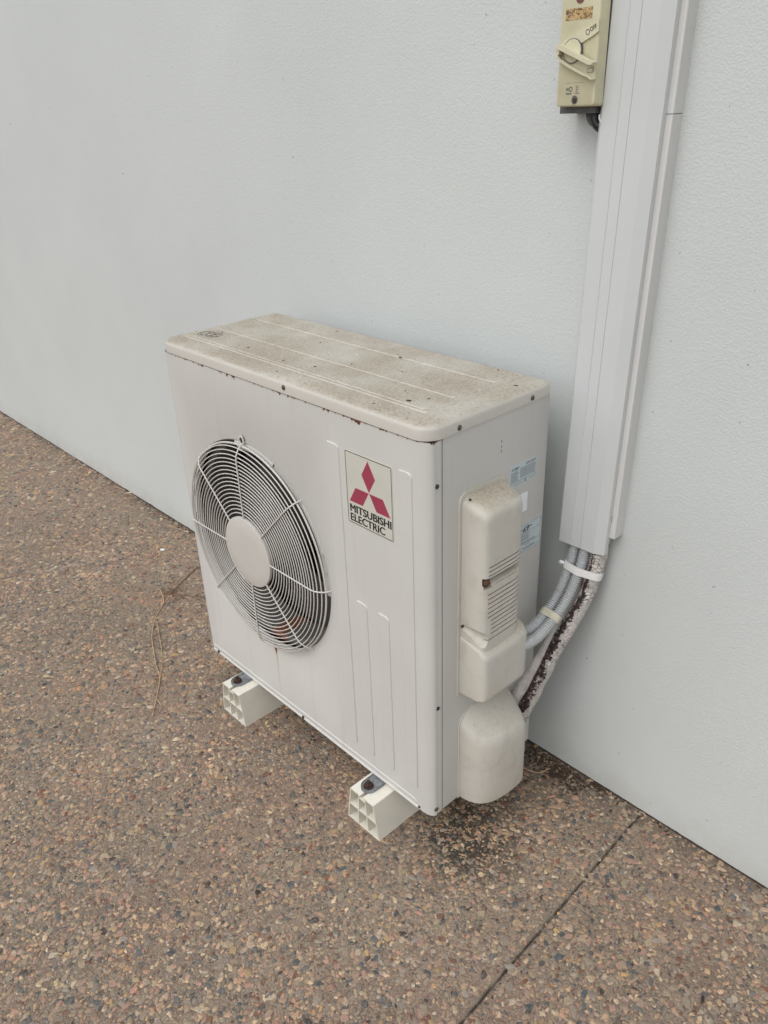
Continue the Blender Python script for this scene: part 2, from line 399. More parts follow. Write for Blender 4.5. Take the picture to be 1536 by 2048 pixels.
def text(name, s, frame, u0, u1, v0, v1, mat, parent, bold=0., h=.0003, shear=0.):
    """lettering: fills u0..u1, v0..v1 of the plane"""
    cu = bpy.data.curves.new(name, 'FONT'); cu.body = s;  cu.resolution_u = 4; cu.shear = shear
    o = bpy.data.objects.new(name, cu); C.objects.link(o)
    dg = bpy.context.evaluated_depsgraph_get(); dg.update()
    me = bpy.data.meshes.new_from_object(o.evaluated_get(dg)); bpy.data.objects.remove(o)
    co = np.empty(len(me.vertices) * 3); me.vertices.foreach_get('co', co); co = co.reshape(-1, 3)
    lo, hi = co.min(0), co.max(0)
    nv0 = len(me.vertices); bb = (u1 - u0) * bold * .30
    for v in me.vertices:
        u = u0 + (v.co.x - lo[0]) / (hi[0] - lo[0]) * (u1 - u0); w = v0 + (v.co.y - lo[1]) / (hi[1] - lo[1]) * (v1 - v0)
        v.co = frame(u, w, h)
    bm = bmesh.new(); bm.from_mesh(me)
    if bold:
        g0 = bm.verts[:] + bm.edges[:] + bm.faces[:]
        for qi, (du_, dv_) in enumerate(((1, 0), (0, .8), (1, .8), (-.8, .4))):
            d_ = bmesh.ops.duplicate(bm, geom=g0)
            off_ = Vector(frame(du_ * bb, dv_ * bb, .00004 * (qi + 1))) - Vector(frame(0, 0, 0))
            bmesh.ops.translate(bm, verts=[e for e in d_['geom'] if isinstance(e, bmesh.types.BMVert)], vec=off_)
    r = bmesh.ops.extrude_face_region(bm, geom=bm.faces[:])
    z = Vector(frame(0, 0, 0)) - Vector(frame(0, 0, h))
    bmesh.ops.translate(bm, verts=[e for e in r['geom'] if isinstance(e, bmesh.types.BMVert)], vec=z)
    bmesh.ops.recalc_face_normals(bm, faces=bm.faces); bm.to_mesh(me); bm.free()
    return link(name, me, mat, parent)
def plate(name, outline, frame, h, mat, parent, base=0.):
    mb = MB(); mb.loft([[frame(u, v, base) for u, v in outline], [frame(u, v, h) for u, v in outline]])
    return mb.obj(name, mat, parent)
def frame_line(name, outline, w, frame, h, mat, parent, base=0.):
    n = len(outline); inner = []
    for i, p in enumerate(outline):
        a, b2 = outline[i - 1], outline[(i + 1) % n]; t = Vector((b2[0] - a[0], b2[1] - a[1])).normalized()
        inner.append((p[0] - t.y * w, p[1] + t.x * w))
    mb = MB(); rings = [[frame(*p, base) for p in outline], [frame(*p, h) for p in outline], [frame(*p, h) for p in inner], [frame(*p, base) for p in inner]]
    mb.loft(rings, False, False); return mb.obj(name, mat, parent)

# ================================================================ ground
def joint_x(y): return 1.1115 - .0355 * y
def make_ground():
    mb = MB()
    ys = [-60, -8, -2, -1, -.6, -.3, -.1, .1, .3, .409]
    prof = [(-80, 0), (-6, 0), (-1, 0), ('j', -.0085, 0), ('j', -.0016, -.0016), ('j', -.0004, -.0034), ('j', .0009, -.0032), ('j', .0024, 0), (2, 0), (6, 0), (80, 0)]
    rows = []
    for y in ys:
        r = []
        for q in prof:
            if q[0] == 'j':
                wv = .0012 * noise.noise(Vector((y * 9, 0, 3))) + .0007 * noise.noise(Vector((y * 50, q[1] * 900, 3)))
                r.append((joint_x(y) + q[1] + wv, y, q[2]))
            else: r.append((q[0], y, q[1]))
        rows.append(r)
    # fine subdivision along the visible joint
    yf = [-60, -8, -3] + [(-2 + 2.409 * k / 240) for k in range(241)]
    rows = []
    for y in yf:
        r = []
        for q in prof:
            if q[0] == 'j':
                wv = .0016 * noise.noise(Vector((y * 9, 0, 3))) + .0022 * noise.noise(Vector((y * 60, q[1] * 900, 3)))
                r.append((joint_x(y) + q[1] + wv, y, q[2]))
            else: r.append((q[0], y, q[1]))
        rows.append(r)
    mb.loft(rows, False, False, closed=False)
    g = mb.obj('ground', M['ground'])
    for v in g.data.polygons[:1]:
        if v.normal.z < 0: g.data.flip_normals()
    return structure(g)
ground = make_ground()

# pebbles -----------------------------------------------------------
PAL = np.array([(.37,.28,.19),(.45,.345,.24),(.35,.24,.17),(.50,.41,.30),(.28,.225,.165),(.24,.20,.17),(.20,.155,.125),(.30,.26,.22),
                (.075,.088,.10),(.055,.065,.075),(.11,.115,.12),(.05,.04,.04),(.16,.07,.045),(.36,.22,.17),(.40,.27,.14),(.50,.45,.37)])
PW = np.array([12,8,13,4.5,13,11,9,7,5.5,3.2,4,2.6,3.4,10,3,.7]); PW = PW / PW.sum()
Rn = np.array([list(r)[:3] for r in R.to_3x3()])
def in_view(x, y, margin=40):
    q = (np.stack([x, y, np.zeros_like(x)], -1) - np.array(CAM)) @ Rn
    u = 768 + FPX * q[:, 0] / -q[:, 2]; v = 1024 - FPX * q[:, 1] / -q[:, 2]
    return (q[:, 2] < 0), u, v, -q[:, 2]
def pebble_verts(nsides, size, asp, h):
    """one irregular flat stone; returns rings (3*n+1, 3)"""
    a = np.sort((np.arange(nsides) + rng.uniform(-.32, .32, nsides)) * 2 * np.pi / nsides)
    r = size * .5 * rng.uniform(.66, 1.18, nsides)
    x, y = r * np.cos(a) * asp, r * np.sin(a) / asp
    tilt = rng.normal(0, .03, 2)
    top = h + x * tilt[0] + y * tilt[1]
    v0 = np.stack([x, y, np.full(nsides, -.0012)], 1); v1 = np.stack([x * .97, y * .97, np.maximum(top * .45, .00015)], 1)
    v2 = np.stack([x * .74, y * .74, top], 1)
    return np.concatenate([v0, v1, v2, [[0, 0, h * 1.08]]])
def pebble_faces(n):
    f = []
    for k in (0, 1):
        for j in range(n): f.append((k * n + j, k * n + (j + 1) % n, (k + 1) * n + (j + 1) % n, (k + 1) * n + j))
    q = [(2 * n + j, 2 * n + (j + 1) % n, 3 * n) for j in range(n)]
    return f, q
NS = 7
def build_pebbles():
    sp = .0066
    xs = np.arange(-3.1, 1.95, sp); ys = np.arange(-1.25, .405, sp)
    X, Y = np.meshgrid(xs, ys); X = X.ravel() + rng.uniform(-.48, .48, X.size) * sp; Y = Y.ravel() + rng.uniform(-.48, .48, Y.size) * sp
    ok, u, v, d = in_view(X, Y)
    keep = ok & (u > -260) & (u < 1800) & (v > 700) & (v < 2300) & (Y < .402) & (d < 4.4)
    keep &= (np.abs(X - (1.1095 - .0355 * Y)) > .0055) | (rng.uniform(0, 1, X.size) < .10)
    # hidden right behind/under the unit: thin out
    clump = np.array([noise.noise(Vector((x * 7, y * 7, 1))) for x, y in zip(X, Y)])
    keep &= rng.uniform(0, 1, X.size) < np.clip(.62 + .35 * clump + np.where(((X-STAIN[0])**2+(Y-STAIN[1])**2) < .02, .25, 0), .2, .95)
    keep &= ~((d > 2.0) & (rng.uniform(0, 1, X.size) < .3)); keep &= ~((d > 3.0) & (rng.uniform(0, 1, X.size) < .4))
    X, Y, d = X[keep], Y[keep], d[keep]
    n = len(X)
    size = np.clip(rng.lognormal(math.log(.0071), .42, n), .0030, .0180); size[rng.uniform(0, 1, n) < .05] *= 1.35; size = np.minimum(size, .0185); size[d > 2] *= 1.15; size[d > 2.7] *= 1.15; size[d > 3.3] *= 1.2
    asp = np.sqrt(rng.uniform(.95, 2.1, n)); h = rng.uniform(.0002, .0011, n) * np.clip(size / .008, .6, 1.4)
    rot = rng.uniform(0, 2 * np.pi, n); ci = rng.choice(len(PAL), n, p=PW)
    ci = np.where((size > .013) & (ci == 15), 4, ci)
    tint = PAL[ci] * np.array([1.13, 1.06, .965]) * rng.uniform(.8, 1.2, (n, 1)) * rng.uniform(.95, 1.05, (n, 3))
    pn = np.array([[noise.noise(Vector((x * 3.1, y * 3.1, 5))), noise.noise(Vector((x * 6, y * 6, 9)))] for x, y in zip(X, Y)])
    tint *= (1 + .22 * pn[:, :1]) * (1 + pn[:, 1:] * np.array([.10, -.02, -.10]))
    # the 300 that show largest become parts of their own
    vis = size / d; _, u, v, _ = in_view(X, Y)
    vis = np.where((u > 5) & (u < 1531) & (v < 2040) & (v > 900), vis, 0)
    big = np.zeros(n, bool); big[np.argsort(-vis)[:300]] = True
    proto = [pebble_verts(NS, 1., 1., .09) for _ in range(220)]
    f4, f3 = pebble_faces(NS); nv = 3 * NS + 1
    idx = np.where(~big)[0]; m = len(idx)
    P = np.stack([proto[k] for k in rng.integers(0, 220, m)])
    sx = (size[idx] * asp[idx])[:, None]; sy = (size[idx] / asp[idx])[:, None]
    hz = np.where(P[:, :, 2] < 0, -.0012, P[:, :, 2] / .09 * h[idx][:, None])
    px, py = P[:, :, 0] * sx, P[:, :, 1] * sy
    c, s_ = np.cos(rot[idx])[:, None], np.sin(rot[idx])[:, None]
    V = np.stack([px * c - py * s_ + X[idx][:, None], px * s_ + py * c + Y[idx][:, None], hz], -1).reshape(-1, 3)
    base = (np.arange(m) * nv)[:, None, None]
    F4 = (np.array(f4)[None] + base).reshape(-1, 4); F3 = (np.array(f3)[None] + base).reshape(-1, 3)
    me = bpy.data.meshes.new('pebbles'); me.vertices.add(len(V)); me.vertices.foreach_set('co', V.ravel())
    nl = F4.size + F3.size; me.loops.add(nl); me.loops.foreach_set('vertex_index', np.concatenate([F4.ravel(), F3.ravel()]))
    me.polygons.add(len(F4) + len(F3))
    me.polygons.foreach_set('loop_start', np.concatenate([np.arange(len(F4)) * 4, F4.size + np.arange(len(F3)) * 3]))
    me.update(calc_edges=True); me.validate()
    at = me.color_attributes.new('tint', 'FLOAT_COLOR', 'POINT')
    at.data.foreach_set('color', np.repeat(np.c_[tint[idx], np.ones(m)], nv, axis=0).ravel())
    stuff(link('pebbles', me, M['pebble'], ground))
    # parts
    lib = []
    for ti in range(16):
        for k in range(2):
            vv = pebble_verts(NS, 1., 1., .09); me = bpy.data.meshes.new('pebble'); me.from_pydata([tuple(x) for x in vv], [], f4 + f3); me.update()
            at = me.color_attributes.new('tint', 'FLOAT_COLOR', 'POINT'); at.data.foreach_set('color', np.tile([*PAL[ti], 1.], nv)); me.materials.append(M['pebble']); lib.append(me)
    for i in np.where(big)[0]:
        o = bpy.data.objects.new('pebble', lib[ci[i] * 2 + int(rng.integers(2))]); C.objects.link(o); o.parent = ground
        o.location = (X[i], Y[i], 0.0001); o.rotation_euler.z = rot[i]; o.scale = (size[i] * asp[i], size[i] / asp[i], h[i] / .09)
    print('pebbles', n)
build_pebbles()

# ================================================================ wall
def make_wall():
    mb = MB(); x0, x1, n = -7., 4.2, 900
    xs = [x0 + (x1 - x0) * k / n for k in range(n + 1)]
    rows = []
    for x in xs:
        zb = -.004 + .009 * max(0, noise.noise(Vector((x * 14, 0, 0)))) + .006 * max(0, noise.noise(Vector((x * 48, 4, 0))))
        yb = YW + .0012 * noise.noise(Vector((x * 4, 0, 9)))
        rows.append([(x, YW + .004, zb), (x, yb, zb + .002), (x, YW, .05), (x, YW, 3.4), (x, YW + .22, 3.4), (x, YW + .22, zb)])
    mb.loft(rows, True, True)
    w = mb.obj('wall', M['wall'])
    return tag(w, 'pale grey-green rendered house wall behind the outdoor unit', 'wall')
wall = make_wall()
# the slab runs on under the wall edge: a dark soil-filled gap
mb = MB(); rows = []
for k in range(400):
    x = -3 + 5 * k / 399; a = .0018 * noise.noise(Vector((x * 30, 0, 0))); b_ = .002 * abs(noise.noise(Vector((x * 45, 3, 0))))
    rows.append([(x, YW - .0035 + a, .0002), (x, YW - .001 + a * .5, .0012 + b_), (x, YW + .003, .002 + b_), (x, YW + .004, -.003)])
mb.loft(rows, True, True)
dirt_strip = mb.obj('soil_line', simple('dark_soil', (.045, .03, .022), .95, var=.5, scale=200, bumpd=.001)); stuff(dirt_strip)
dirt_strip['label'] = 'dark crumbs of soil gathered along the foot of the wall'

# ================================================================ outdoor unit
unit = thing('outdoor_unit', (W / 2, D / 2, ZB), 'beige air conditioner outdoor unit with round fan grille standing on two plastic blocks', 'air conditioner')
CX, CZ, RH = .3035, .5300, .2565
def make_front():
    mb = MB(); n = 144
    # square field around the hole, then outward
    x0, x1, z0, z1 = .024, .597, ZB + .0015, HL - .002
    circ, rect = [], []
    corner_ang = [math.atan2(z - CZ, x - CX) for x, z in ((x1, z1), (x0, z1), (x0, z0), (x1, z0))]
    angs = sorted(set([round(2 * math.pi * k / n - math.pi, 6) for k in range(n)] + [round(a, 6) for a in corner_ang]))
    for a in angs:
        c, s_ = math.cos(a), math.sin(a)
        circ.append((CX + RH * c, CZ + RH * s_))
        tx = ((x1 - CX) / c) if c > 1e-9 else ((x0 - CX) / c if c < -1e-9 else 1e9)
        tz = ((z1 - CZ) / s_) if s_ > 1e-9 else ((z0 - CZ) / s_ if s_ < -1e-9 else 1e9)
        tt = min(tx, tz); rect.append((CX + tt * c, CZ + tt * s_))
    rings = [[(u, .012, v) for u, v in [(CX + (RH - .0035) * math.cos(a), CZ + (RH - .0035) * math.sin(a)) for a in angs]],
             [(u, .0025, v) for u, v in [(CX + (RH - .0028) * math.cos(a), CZ + (RH - .0028) * math.sin(a)) for a in angs]],
             [(u, .0006, v) for u, v in [(CX + (RH - .0012) * math.cos(a), CZ + (RH - .0012) * math.sin(a)) for a in angs]],
             [(u, 0, v) for u, v in circ], [(u, 0, v) for u, v in rect]]
    mb.loft(rings, False, False)
    # left rounded edge, then right flat part and the rounded corner down to the seam
    zl, zh = ZB + .0015, HL - .002
    left = [(.024 - .024 * math.sin(math.radians(a)), .020 - .020 * math.cos(math.radians(a))) for a in range(0, 91, 10)] + [(0, .03), (0, D)]
    mb.loft([[(x, y, zl), (x, y, zh)] for x, y in left], False, False, closed=False)
    r = .034; prof = [(.597, 0), (.70, 0), (W - r, 0)]
    for k in range(1, 11):
        a = math.radians(90 * k / 10); 
        prof.append((W - r + r * math.sin(a), r * .5 - r * .5 * math.cos(a)))
    prof = prof[:-1] + [(W, .0172), (W - .0009, .0180), (W - .0009, .0195), (W - .0003, .0205), (W - .0003, .0322), (W - .003, .0328)]
    def zbot(x, y):
        if x < .80: return zl
        q = (x - .80) / .04
        return ZB - .0045 * math.sin(min(q, 1) * math.pi * .5) if y < .019 else ZB - .0025
    rows = []
    for x, y in prof: rows.append([(x, y, zbot(x, y)), (x, y, zh)])
    mb.loft(rows, False, False, closed=False)
    # bottom return flange
    mb.add([(.024, .0, zl), (.80, .0, zl), (.80, .014, zl), (.024, .014, zl)], [(0, 1, 2, 3)])
    # top return
    mb.add([(0.024, .0, zh), (.805, .0, zh), (.805, .02, zh), (0.024, .02, zh)], [(0, 1, 2, 3)])
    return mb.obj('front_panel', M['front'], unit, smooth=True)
make_front()
# side panel, back, base pan
sp_ = MB()
sp_.loft([[(W - .0012, y, ZB), (W - .0012, y, HL - .002)] for y in (.0345,)] + [[(W, .0352, ZB), (W, .0352, HL - .002)], [(W, D - .004, ZB), (W, D - .004, HL - .002)], [(W - .002, D, ZB), (W - .002, D, HL - .002)], [(W - .04, D, ZB), (W - .04, D, HL - .002)]], False, False, closed=False)
sp_.obj('side_panel', M['paint'], unit, smooth=True)
mb = MB(); mb.box(W - .006, W - .0035, .030, .040, ZB + .001, HL - .001); mb.obj('seam', M['dark'], unit)
mb = MB(); mb.box(.002, W - .041, D - .003, D, ZB, HL - .001); mb.obj('rear_panel', M['paint'], unit)
mb = MB(); mb.box(.004, W - .006, .016, D - .004, ZB + .002, ZB + .004); mb.obj('base_pan', M['paint'], unit)
mb = MB()   # folded lip along the lower front edge
mb.loft([[(x, y, z) for y, z in ((-.0004, ZB + .0075), (-.0030, ZB + .0050), (-.0034, ZB + .0020), (-.0022, ZB + .0002), (.006, ZB), (.006, ZB + .0075))] for x in (.022, .20, .5, .798, .803)])
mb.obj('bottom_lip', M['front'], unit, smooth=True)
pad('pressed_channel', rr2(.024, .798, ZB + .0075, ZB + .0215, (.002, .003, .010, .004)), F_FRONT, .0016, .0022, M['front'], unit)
for (a, b2, zt) in ((.581, .616, .868), (.642, .672, .546), (.704, .734, .546), (.771, .803, .868)):
    ol = rr2(a, b2, .156, zt, (.016, .002, .010, .003), 5)
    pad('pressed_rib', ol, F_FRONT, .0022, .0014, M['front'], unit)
# fan shroud: a pale mouth ring just behind the panel, then a dirty throat, its shade put into the dark colour
n = 96
def rev(mb, prof, a0=0, a1=360, m=96):
    full = a1 - a0 >= 360; cnt = m if full else m + 1
    mb.loft([[(CX + r * math.cos(math.radians(a0 + (a1 - a0) * k / m)), y, CZ + r * math.sin(math.radians(a0 + (a1 - a0) * k / m))) for k in range(cnt)] for r, y in prof], False, False, closed=full)
mb = MB(); rev(mb, [(.2540, .0062), (.2500, .0045), (.2400, .0045), (.2330, .0065), (.2290, .011), (.2275, .020)], -4, 100)
mb.obj('shroud_mouth', M['paint'], unit, smooth=True)
mb = MB(); rev(mb, [(.2545, .022), (.2440, .021), (.2380, .026), (.2365, .034), (.2360, .10), (.250, .11)])
mb.obj('fan_shroud', M['shroud'], unit, smooth=True)
for a0, a1 in ((18, 44), (68, 100), (-4, 8)):
    mb = MB(); rev(mb, [(.2545, .0035), (.2500, .0010), (.2440, .0010), (.2425, .0045)], a0, a1, 24); mb.obj('shroud_lug', M['paint'], unit, smooth=True)
# coil and interior
coil = MB(); coil.box(.02, .60, D - .030, D - .006, ZB + .01, HL - .02); coil.obj('coil', M['coil'], unit)
fins = MB()
for k in range(150):
    x = .03 + k * .0038; fins.box(x, x + .0008, D - .034, D - .030, ZB + .02, HL - .03)
o = fins.obj('coil_fins', M['coil'], unit)
mb = MB(); mb.box(.004, .007, .03, D - .02, ZB + .004, HL - .01); mb.obj('inner_wall', M['dark'], unit)
mb = MB(); mb.box(.585, .589, .014, D - .036, ZB + .004, HL - .01); mb.obj('inner_wall', simple('inner_grey', (.035, .034, .033), .6), unit)
mb = MB(); mb.box(CX - .05, CX + .05, .20, .215, ZB + .01, HL - .02); mb.obj('motor_bracket', simple('bracket_grey', (.14, .135, .13), .6), unit)
# propeller fan
prop = bpy.data.objects.new('propeller', None)
hubm = MB(); hubm.tube([(CX, .050, CZ), (CX, .052, CZ), (CX, .12, CZ)], [.052, .058, .062], 40)
hubo = hubm.obj('fan_hub', M['fan'], unit, smooth=True)
for kb in range(3):
    mb = MB(); rows = []
    for i in range(15):
        s_ = i / 14; rows.append([])
        for j in range(9):
            q = j / 8; r = .058 + q * (.232 - .058)
            a = math.radians(kb * 120 + 25 + s_ * (78 + 10 * q) - 18 * q * q)
            y = .125 - s_ * .060 - .008 * math.sin(q * 3.1)
            rows[-1].append((CX + r * math.cos(a), y, CZ + r * math.sin(a)))
    mb.loft(rows, False, False, closed=False)
    back = [[(x, y + .003, z) for x, y, z in r] for r in rows]; mb.loft(back, False, False, closed=False)
    mb.obj('fan_blade', M['fan'], unit, smooth=True)

# ---- grille
GH = .0245
grille = MB()
def ring_mesh(mb, r, y, wr, n=128, m=6):
    rings = []
    for k in range(n):
        a = 2 * math.pi * k / n; c, s_ = math.cos(a), math.sin(a)
        rings.append([(CX + (r + wr * math.cos(b3)) * c, y + wr * math.sin(b3), CZ + (r + wr * math.cos(b3)) * s_) for b3 in [2 * math.pi * j / m for j in range(m)]])
    rings.append(rings[0]); mb.loft(rings, False, False)
g0 = MB(); ring_mesh(g0, .2505, -.0085, .0021)
grille_o = g0.obj('fan_grille', M['wire'], unit, smooth=True)
RS = [(.0935 + .00905 * k, -GH + (0 if k < 15 else .0012 * (k - 14) ** 1.5)) for k in range(17)]
for r, y in RS:
    g1 = MB(); ring_mesh(g1, r, y, .00125); g1.obj('ring', M['wire'], grille_o, smooth=True)
g1 = MB(); ring_mesh(g1, .2465, -.0165, .0013); g1.obj('ring', M['wire'], grille_o, smooth=True)
for k in range(8):
    a = math.radians(45 * k); c, s_ = math.cos(a), math.sin(a)
    pr = [(.080, -GH - .0026), (.15, -GH - .0026), (.222, -GH - .0026), (.234, -GH - .0008), (.243, -GH + .004), (.2505, -.0145), (.2535, -.0105), (.2565, -.004), (.2575, .0)]
    g1 = MB(); g1.tube([(CX + r * c, y, CZ + r * s_) for r, y in pr], .00165, 7); g1.obj('spoke', M['wire'], grille_o, smooth=True)
hc = MB(); nn = 64
hc.loft([[(CX + r * math.cos(2 * math.pi * k / nn), y, CZ + r * math.sin(2 * math.pi * k / nn)) for k in range(nn)] for r, y in ((.081, -GH + .006), (.0845, -GH + .003), (.0848, -GH - .002), (.0838, -GH - .0042), (.081, -GH - .0052), (.05, -GH - .0062), (.02, -GH - .0066))])
hc.obj('hub_cap', M['hub'], grille_o, smooth=True)
# hanging tab at the top of the hole
tb = MB(); rings = []
for k in range(21):
    a = math.pi * k / 20 ; rings.append([(CX - .006 + r * math.cos(a) * .9, y, CZ + RH + .003 + r * math.sin(a) * 1.25) for r, y in ((.0105, -.0055), (.0105, -.0035), (.0068, -.0035), (.0068, -.0055))])
tb.loft(rings); tb.obj('lifting_tab', M['wire'], grille_o)
tb = MB(); rings = [[(CX - .006 + r * .9 * math.cos(2 * math.pi * k / 20), y, CZ + RH + .004 + r * 1.1 * math.sin(2 * math.pi * k / 20)) for k in range(20)] for r, y in ((.0070, -.0032), (.0070, -.0028))]
tb.loft(rings); tb.obj('tab_hole', M['dark'], grille_o)

# ---- lid
def make_lid():
    mb = MB(); o = .0022
    def ring(ins, z, r): return [(x, y, z) for x, y in rr2(-o + ins, W + o - ins, -o + ins, D + .002 - ins, (r, r, r * .42, r * .42), 8)]
    rings = [ring(.0025, HL + .0002, .034), ring(0, HL - .0012, .036), ring(0, HL + .001, .036), ring(.0004, HL + .015, .036), ring(.0012, HL + .0185, .035), ring(.0030, HL + .0212, .034), ring(.0060, HL + .0232, .032),
             ring(.014, HL + .0252, .026), ring(.026, HL + .0264, .018), ring(.034, HT - .0001, .012)]
    mb.loft(rings); return mb.obj('lid', M['lid'], unit, smooth=True)
lid = make_lid()
pad('pressed_field', rr2(.030, .795, .044, .306, (.006, .012, .012, .006)), F_TOP, .0016, .002, M['lid'], lid)
for a, b2 in ((.052, .119), (.126, .228), (.235, .299)):
    pad('pressed_rib', rr2(.040, .782, a, b2, (.004, .012, .012, .004)), lambda u, v, h: (u, v, HT + .0016 + h), .0015, .0022, M['lid'], lid)
# printed mark on the lid: an oval with crossed loops
FT2 = lambda u, v, h: (u, v, HT + .0032 + h)
def rot2(pts, c, ang):
    ca, sa = math.cos(ang), math.sin(ang); return [(c[0] + x * ca - y * sa, c[1] + x * sa + y * ca) for x, y in pts]
pc = (.079, .084)
def stroke(mb, pts, w, frame):
    pts = [Vector(p) for p in pts]; rows = []
    for i, p in enumerate(pts):
        d = (pts[min(i + 1, len(pts) - 1)] - pts[max(i - 1, 0)]).normalized(); nn_ = Vector((-d.y, d.x)) * w / 2
        rows.append([frame(*(p + nn_), .0001), frame(*(p - nn_), .0001), frame(*(p - nn_), -.0002), frame(*(p + nn_), -.0002)])
    mb.loft(rows)
pm = MB()
ov = rr2(-.031, .031, -.017, .017, .014, 6); ov = rot2(ov, pc, .12)
stroke(pm, ov + [ov[0]], .0019, FT2)
for cx_, sg in ((-.017, 1), (.004, -1), (.018, 1)):
    pts = [(cx_ + .0085 * math.cos(a) * (1 if sg > 0 else -1), .0115 * math.sin(a)) for a in [math.radians(40 + 14 * k) for k in range(21)]]
    stroke(pm, rot2(pts, pc, .12), .0020, FT2)
for x_ in (-.008, .012):
    stroke(pm, rot2([(x_ - .006, -.012), (x_ + .006, .012)], pc, .12), .0019, FT2); 
stroke(pm, rot2([(-.014, .012), (-.002, -.012)], pc, .12), .0019, FT2)
pm.obj('printed_mark', M['black'], lid)

# ---- screws on the unit
def screw_mesh(r=.0042, n=12):
    mb = MB(); mb.loft([[(q * math.cos(2 * math.pi * k / n), q * math.sin(2 * math.pi * k / n), z) for k in range(n)] for q, z in ((r * 1.25, -.0005), (r * 1.25, .0006), (r, .0008), (r * .92, .0019), (r * .55, .0026))])
    mb.add([(-r * .6, -r * .1, .0027), (r * .6, -r * .1, .0027), (r * .6, r * .1, .0027), (-r * .6, r * .1, .0027)], [(0, 1, 2, 3)])
    o = mb.obj('tmp', None, None, True); me = o.data; bpy.data.objects.remove(o); return me
SM = screw_mesh(); SM.materials.append(M['screw'])
SMD = screw_mesh(.0038); SMD.materials.append(M['screw_dark'])
def put_screw(me, loc, direction, parent, sc=1.):
    o = bpy.data.objects.new('screw', me); C.objects.link(o); o.parent = parent
    o.location = Vector(loc) - root_offset(parent); o.rotation_euler = Vector(direction).to_track_quat('Z', 'Y').to_euler(); o.scale = (sc,) * 3
for y, z in ((.0200, .8495), (.0200, .3781)): put_screw(SMD, (W - .0002, y, z), (1, -.25, 0), unit, .95)
put_screw(SM, (W - .0002, .0150, .1120), (1, -.2, 0), unit, .95)
for x, z in ((.8050, .1045), (.4166, .1055), (.0476, .1060)): put_screw(SMD, (x, -.0028 if x < .8 else .001, z), (0 if x < .8 else .3, -1, 0), unit, .9)
put_screw(SM, (.4655, -.0022, .9430), (0, -1, 0), lid, 1.)
put_screw(SM, (W + .0022, .0720, .9385), (1, 0, 0), lid, .95)
put_screw(SM, (W + .0022, .2660, .9385), (1, 0, 0), lid, .95)
for y, z, l in ((.1859, .8792, .003), (.1857, .8692, .002), (.1857, .8608, .002)):
    mb = MB(); mb.box(W - .001, W + .0002, y - .0006, y + .0006, z - l, z + l); mb.obj('vent_hole', M['dark'], unit)

# ---- logo plate
lp = plate('logo_plate', rr2(.6315, .7545, .7185, .8650, .004, 4), F_FRONT, .0007, M['plate'], unit, -.0005)
F_L = lambda u, v, h: (u, -.0007 - h, v)
frame_line('border', rr2(.6328, .7532, .7198, .8637, .0032, 4), .0013, F_L, .0001, M['black'], lp, -.0002)
cx, cz, sd3 = .6934, .7958, .0362
for ang in (90, 210, 330):
    a = math.radians(ang)
    def rh(s1, sh=0):
        p = [(0, 0), (s1 * math.cos(a - math.pi / 6), s1 * math.sin(a - math.pi / 6)), (s1 * math.sqrt(3) * math.cos(a), s1 * math.sqrt(3) * math.sin(a)), (s1 * math.cos(a + math.pi / 6), s1 * math.sin(a + math.pi / 6))]
        return [(cx + x + sh * math.cos(a), cz + z + sh * math.sin(a)) for x, z in p]
    plate('rhombus_edge', rh(sd3 + .0009, -.0004), F_L, .00008, M['pink'], lp, -.0002)
    plate('rhombus', rh(sd3 - .0009, .0009), F_L, .00022, M['red'], lp, -.0002)
text('lettering', 'MITSUBISHI', F_L, .6400, .7490, .7432, .7585, M['black'], lp, .022)
text('lettering', 'ELECTRIC', F_L, .6400, .7320, .7243, .7395, M['black'], lp, .022)

# ---- stickers on the side
FS = lambda u, v, h: (W + .0004 + h, u, v)
st = plate('rating_label', rr2(.2145, .2925, .7755, .8185, .0008, 2), F_SIDE, .0004, M['sticker'], unit, -.0004)
def lines(mb, u0, u1, v0, v1, n, frame, fill=.5, rag=.3, seg=1):
    dv = (v1 - v0) / n
    for i in range(n):
        v = v0 + dv * (i + .5); u = u0
        e = u1 - random.random() * rag * (u1 - u0)
        while u < e:
            w_ = min(random.uniform(.0012, .0042), e - u)
            if w_ < .0004: break
            mb.add([frame(u, v - dv * fill / 2, .0001), frame(u + w_, v - dv * fill / 2, .0001), frame(u + w_, v + dv * fill / 2, .0001), frame(u, v + dv * fill / 2, .0001)], [(0, 1, 2, 3)])
            u += w_ + random.uniform(.0004, .0009)
mb = MB()
lines(mb, .2165, .2395, .786, .8065, 9, FS, .5, .2); lines(mb, .2430, .2910, .7875, .8090, 9, FS, .5, .12)
lines(mb, .258, .290, .8105, .8165, 2, FS, .55, .2); lines(mb, .2165, .2910, .7825, .7850, 1, FS, .5, .0); lines(mb, .226, .252, .7770, .7800, 1, FS, .4, 0); lines(mb, .270, .290, .7780, .7805, 1, FS, .4, 0)
mb.obj('fine_print', M['grey_print'], st, fix=False)
cx2, cz2, s2 = .2200, .8115, .0021
for ang in (90, 210, 330):
    a = math.radians(ang); p = [(0, 0), (s2 * math.cos(a - math.pi / 6), s2 * math.sin(a - math.pi / 6)), (s2 * math.sqrt(3) * math.cos(a), s2 * math.sqrt(3) * math.sin(a)), (s2 * math.cos(a + math.pi / 6), s2 * math.sin(a + math.pi / 6))]
    plate('rhombus', [(cx2 + x, cz2 + z) for x, z in p], FS, .0001, M['black'], st, -.0001)
text('lettering', 'MITSUBISHI', FS, .2245, .2385, .8118, .8140, M['grey_print'], st, 0.)
text('lettering', 'ELECTRIC', FS, .2245, .2365, .8088, .8110, M['grey_print'], st, 0.)
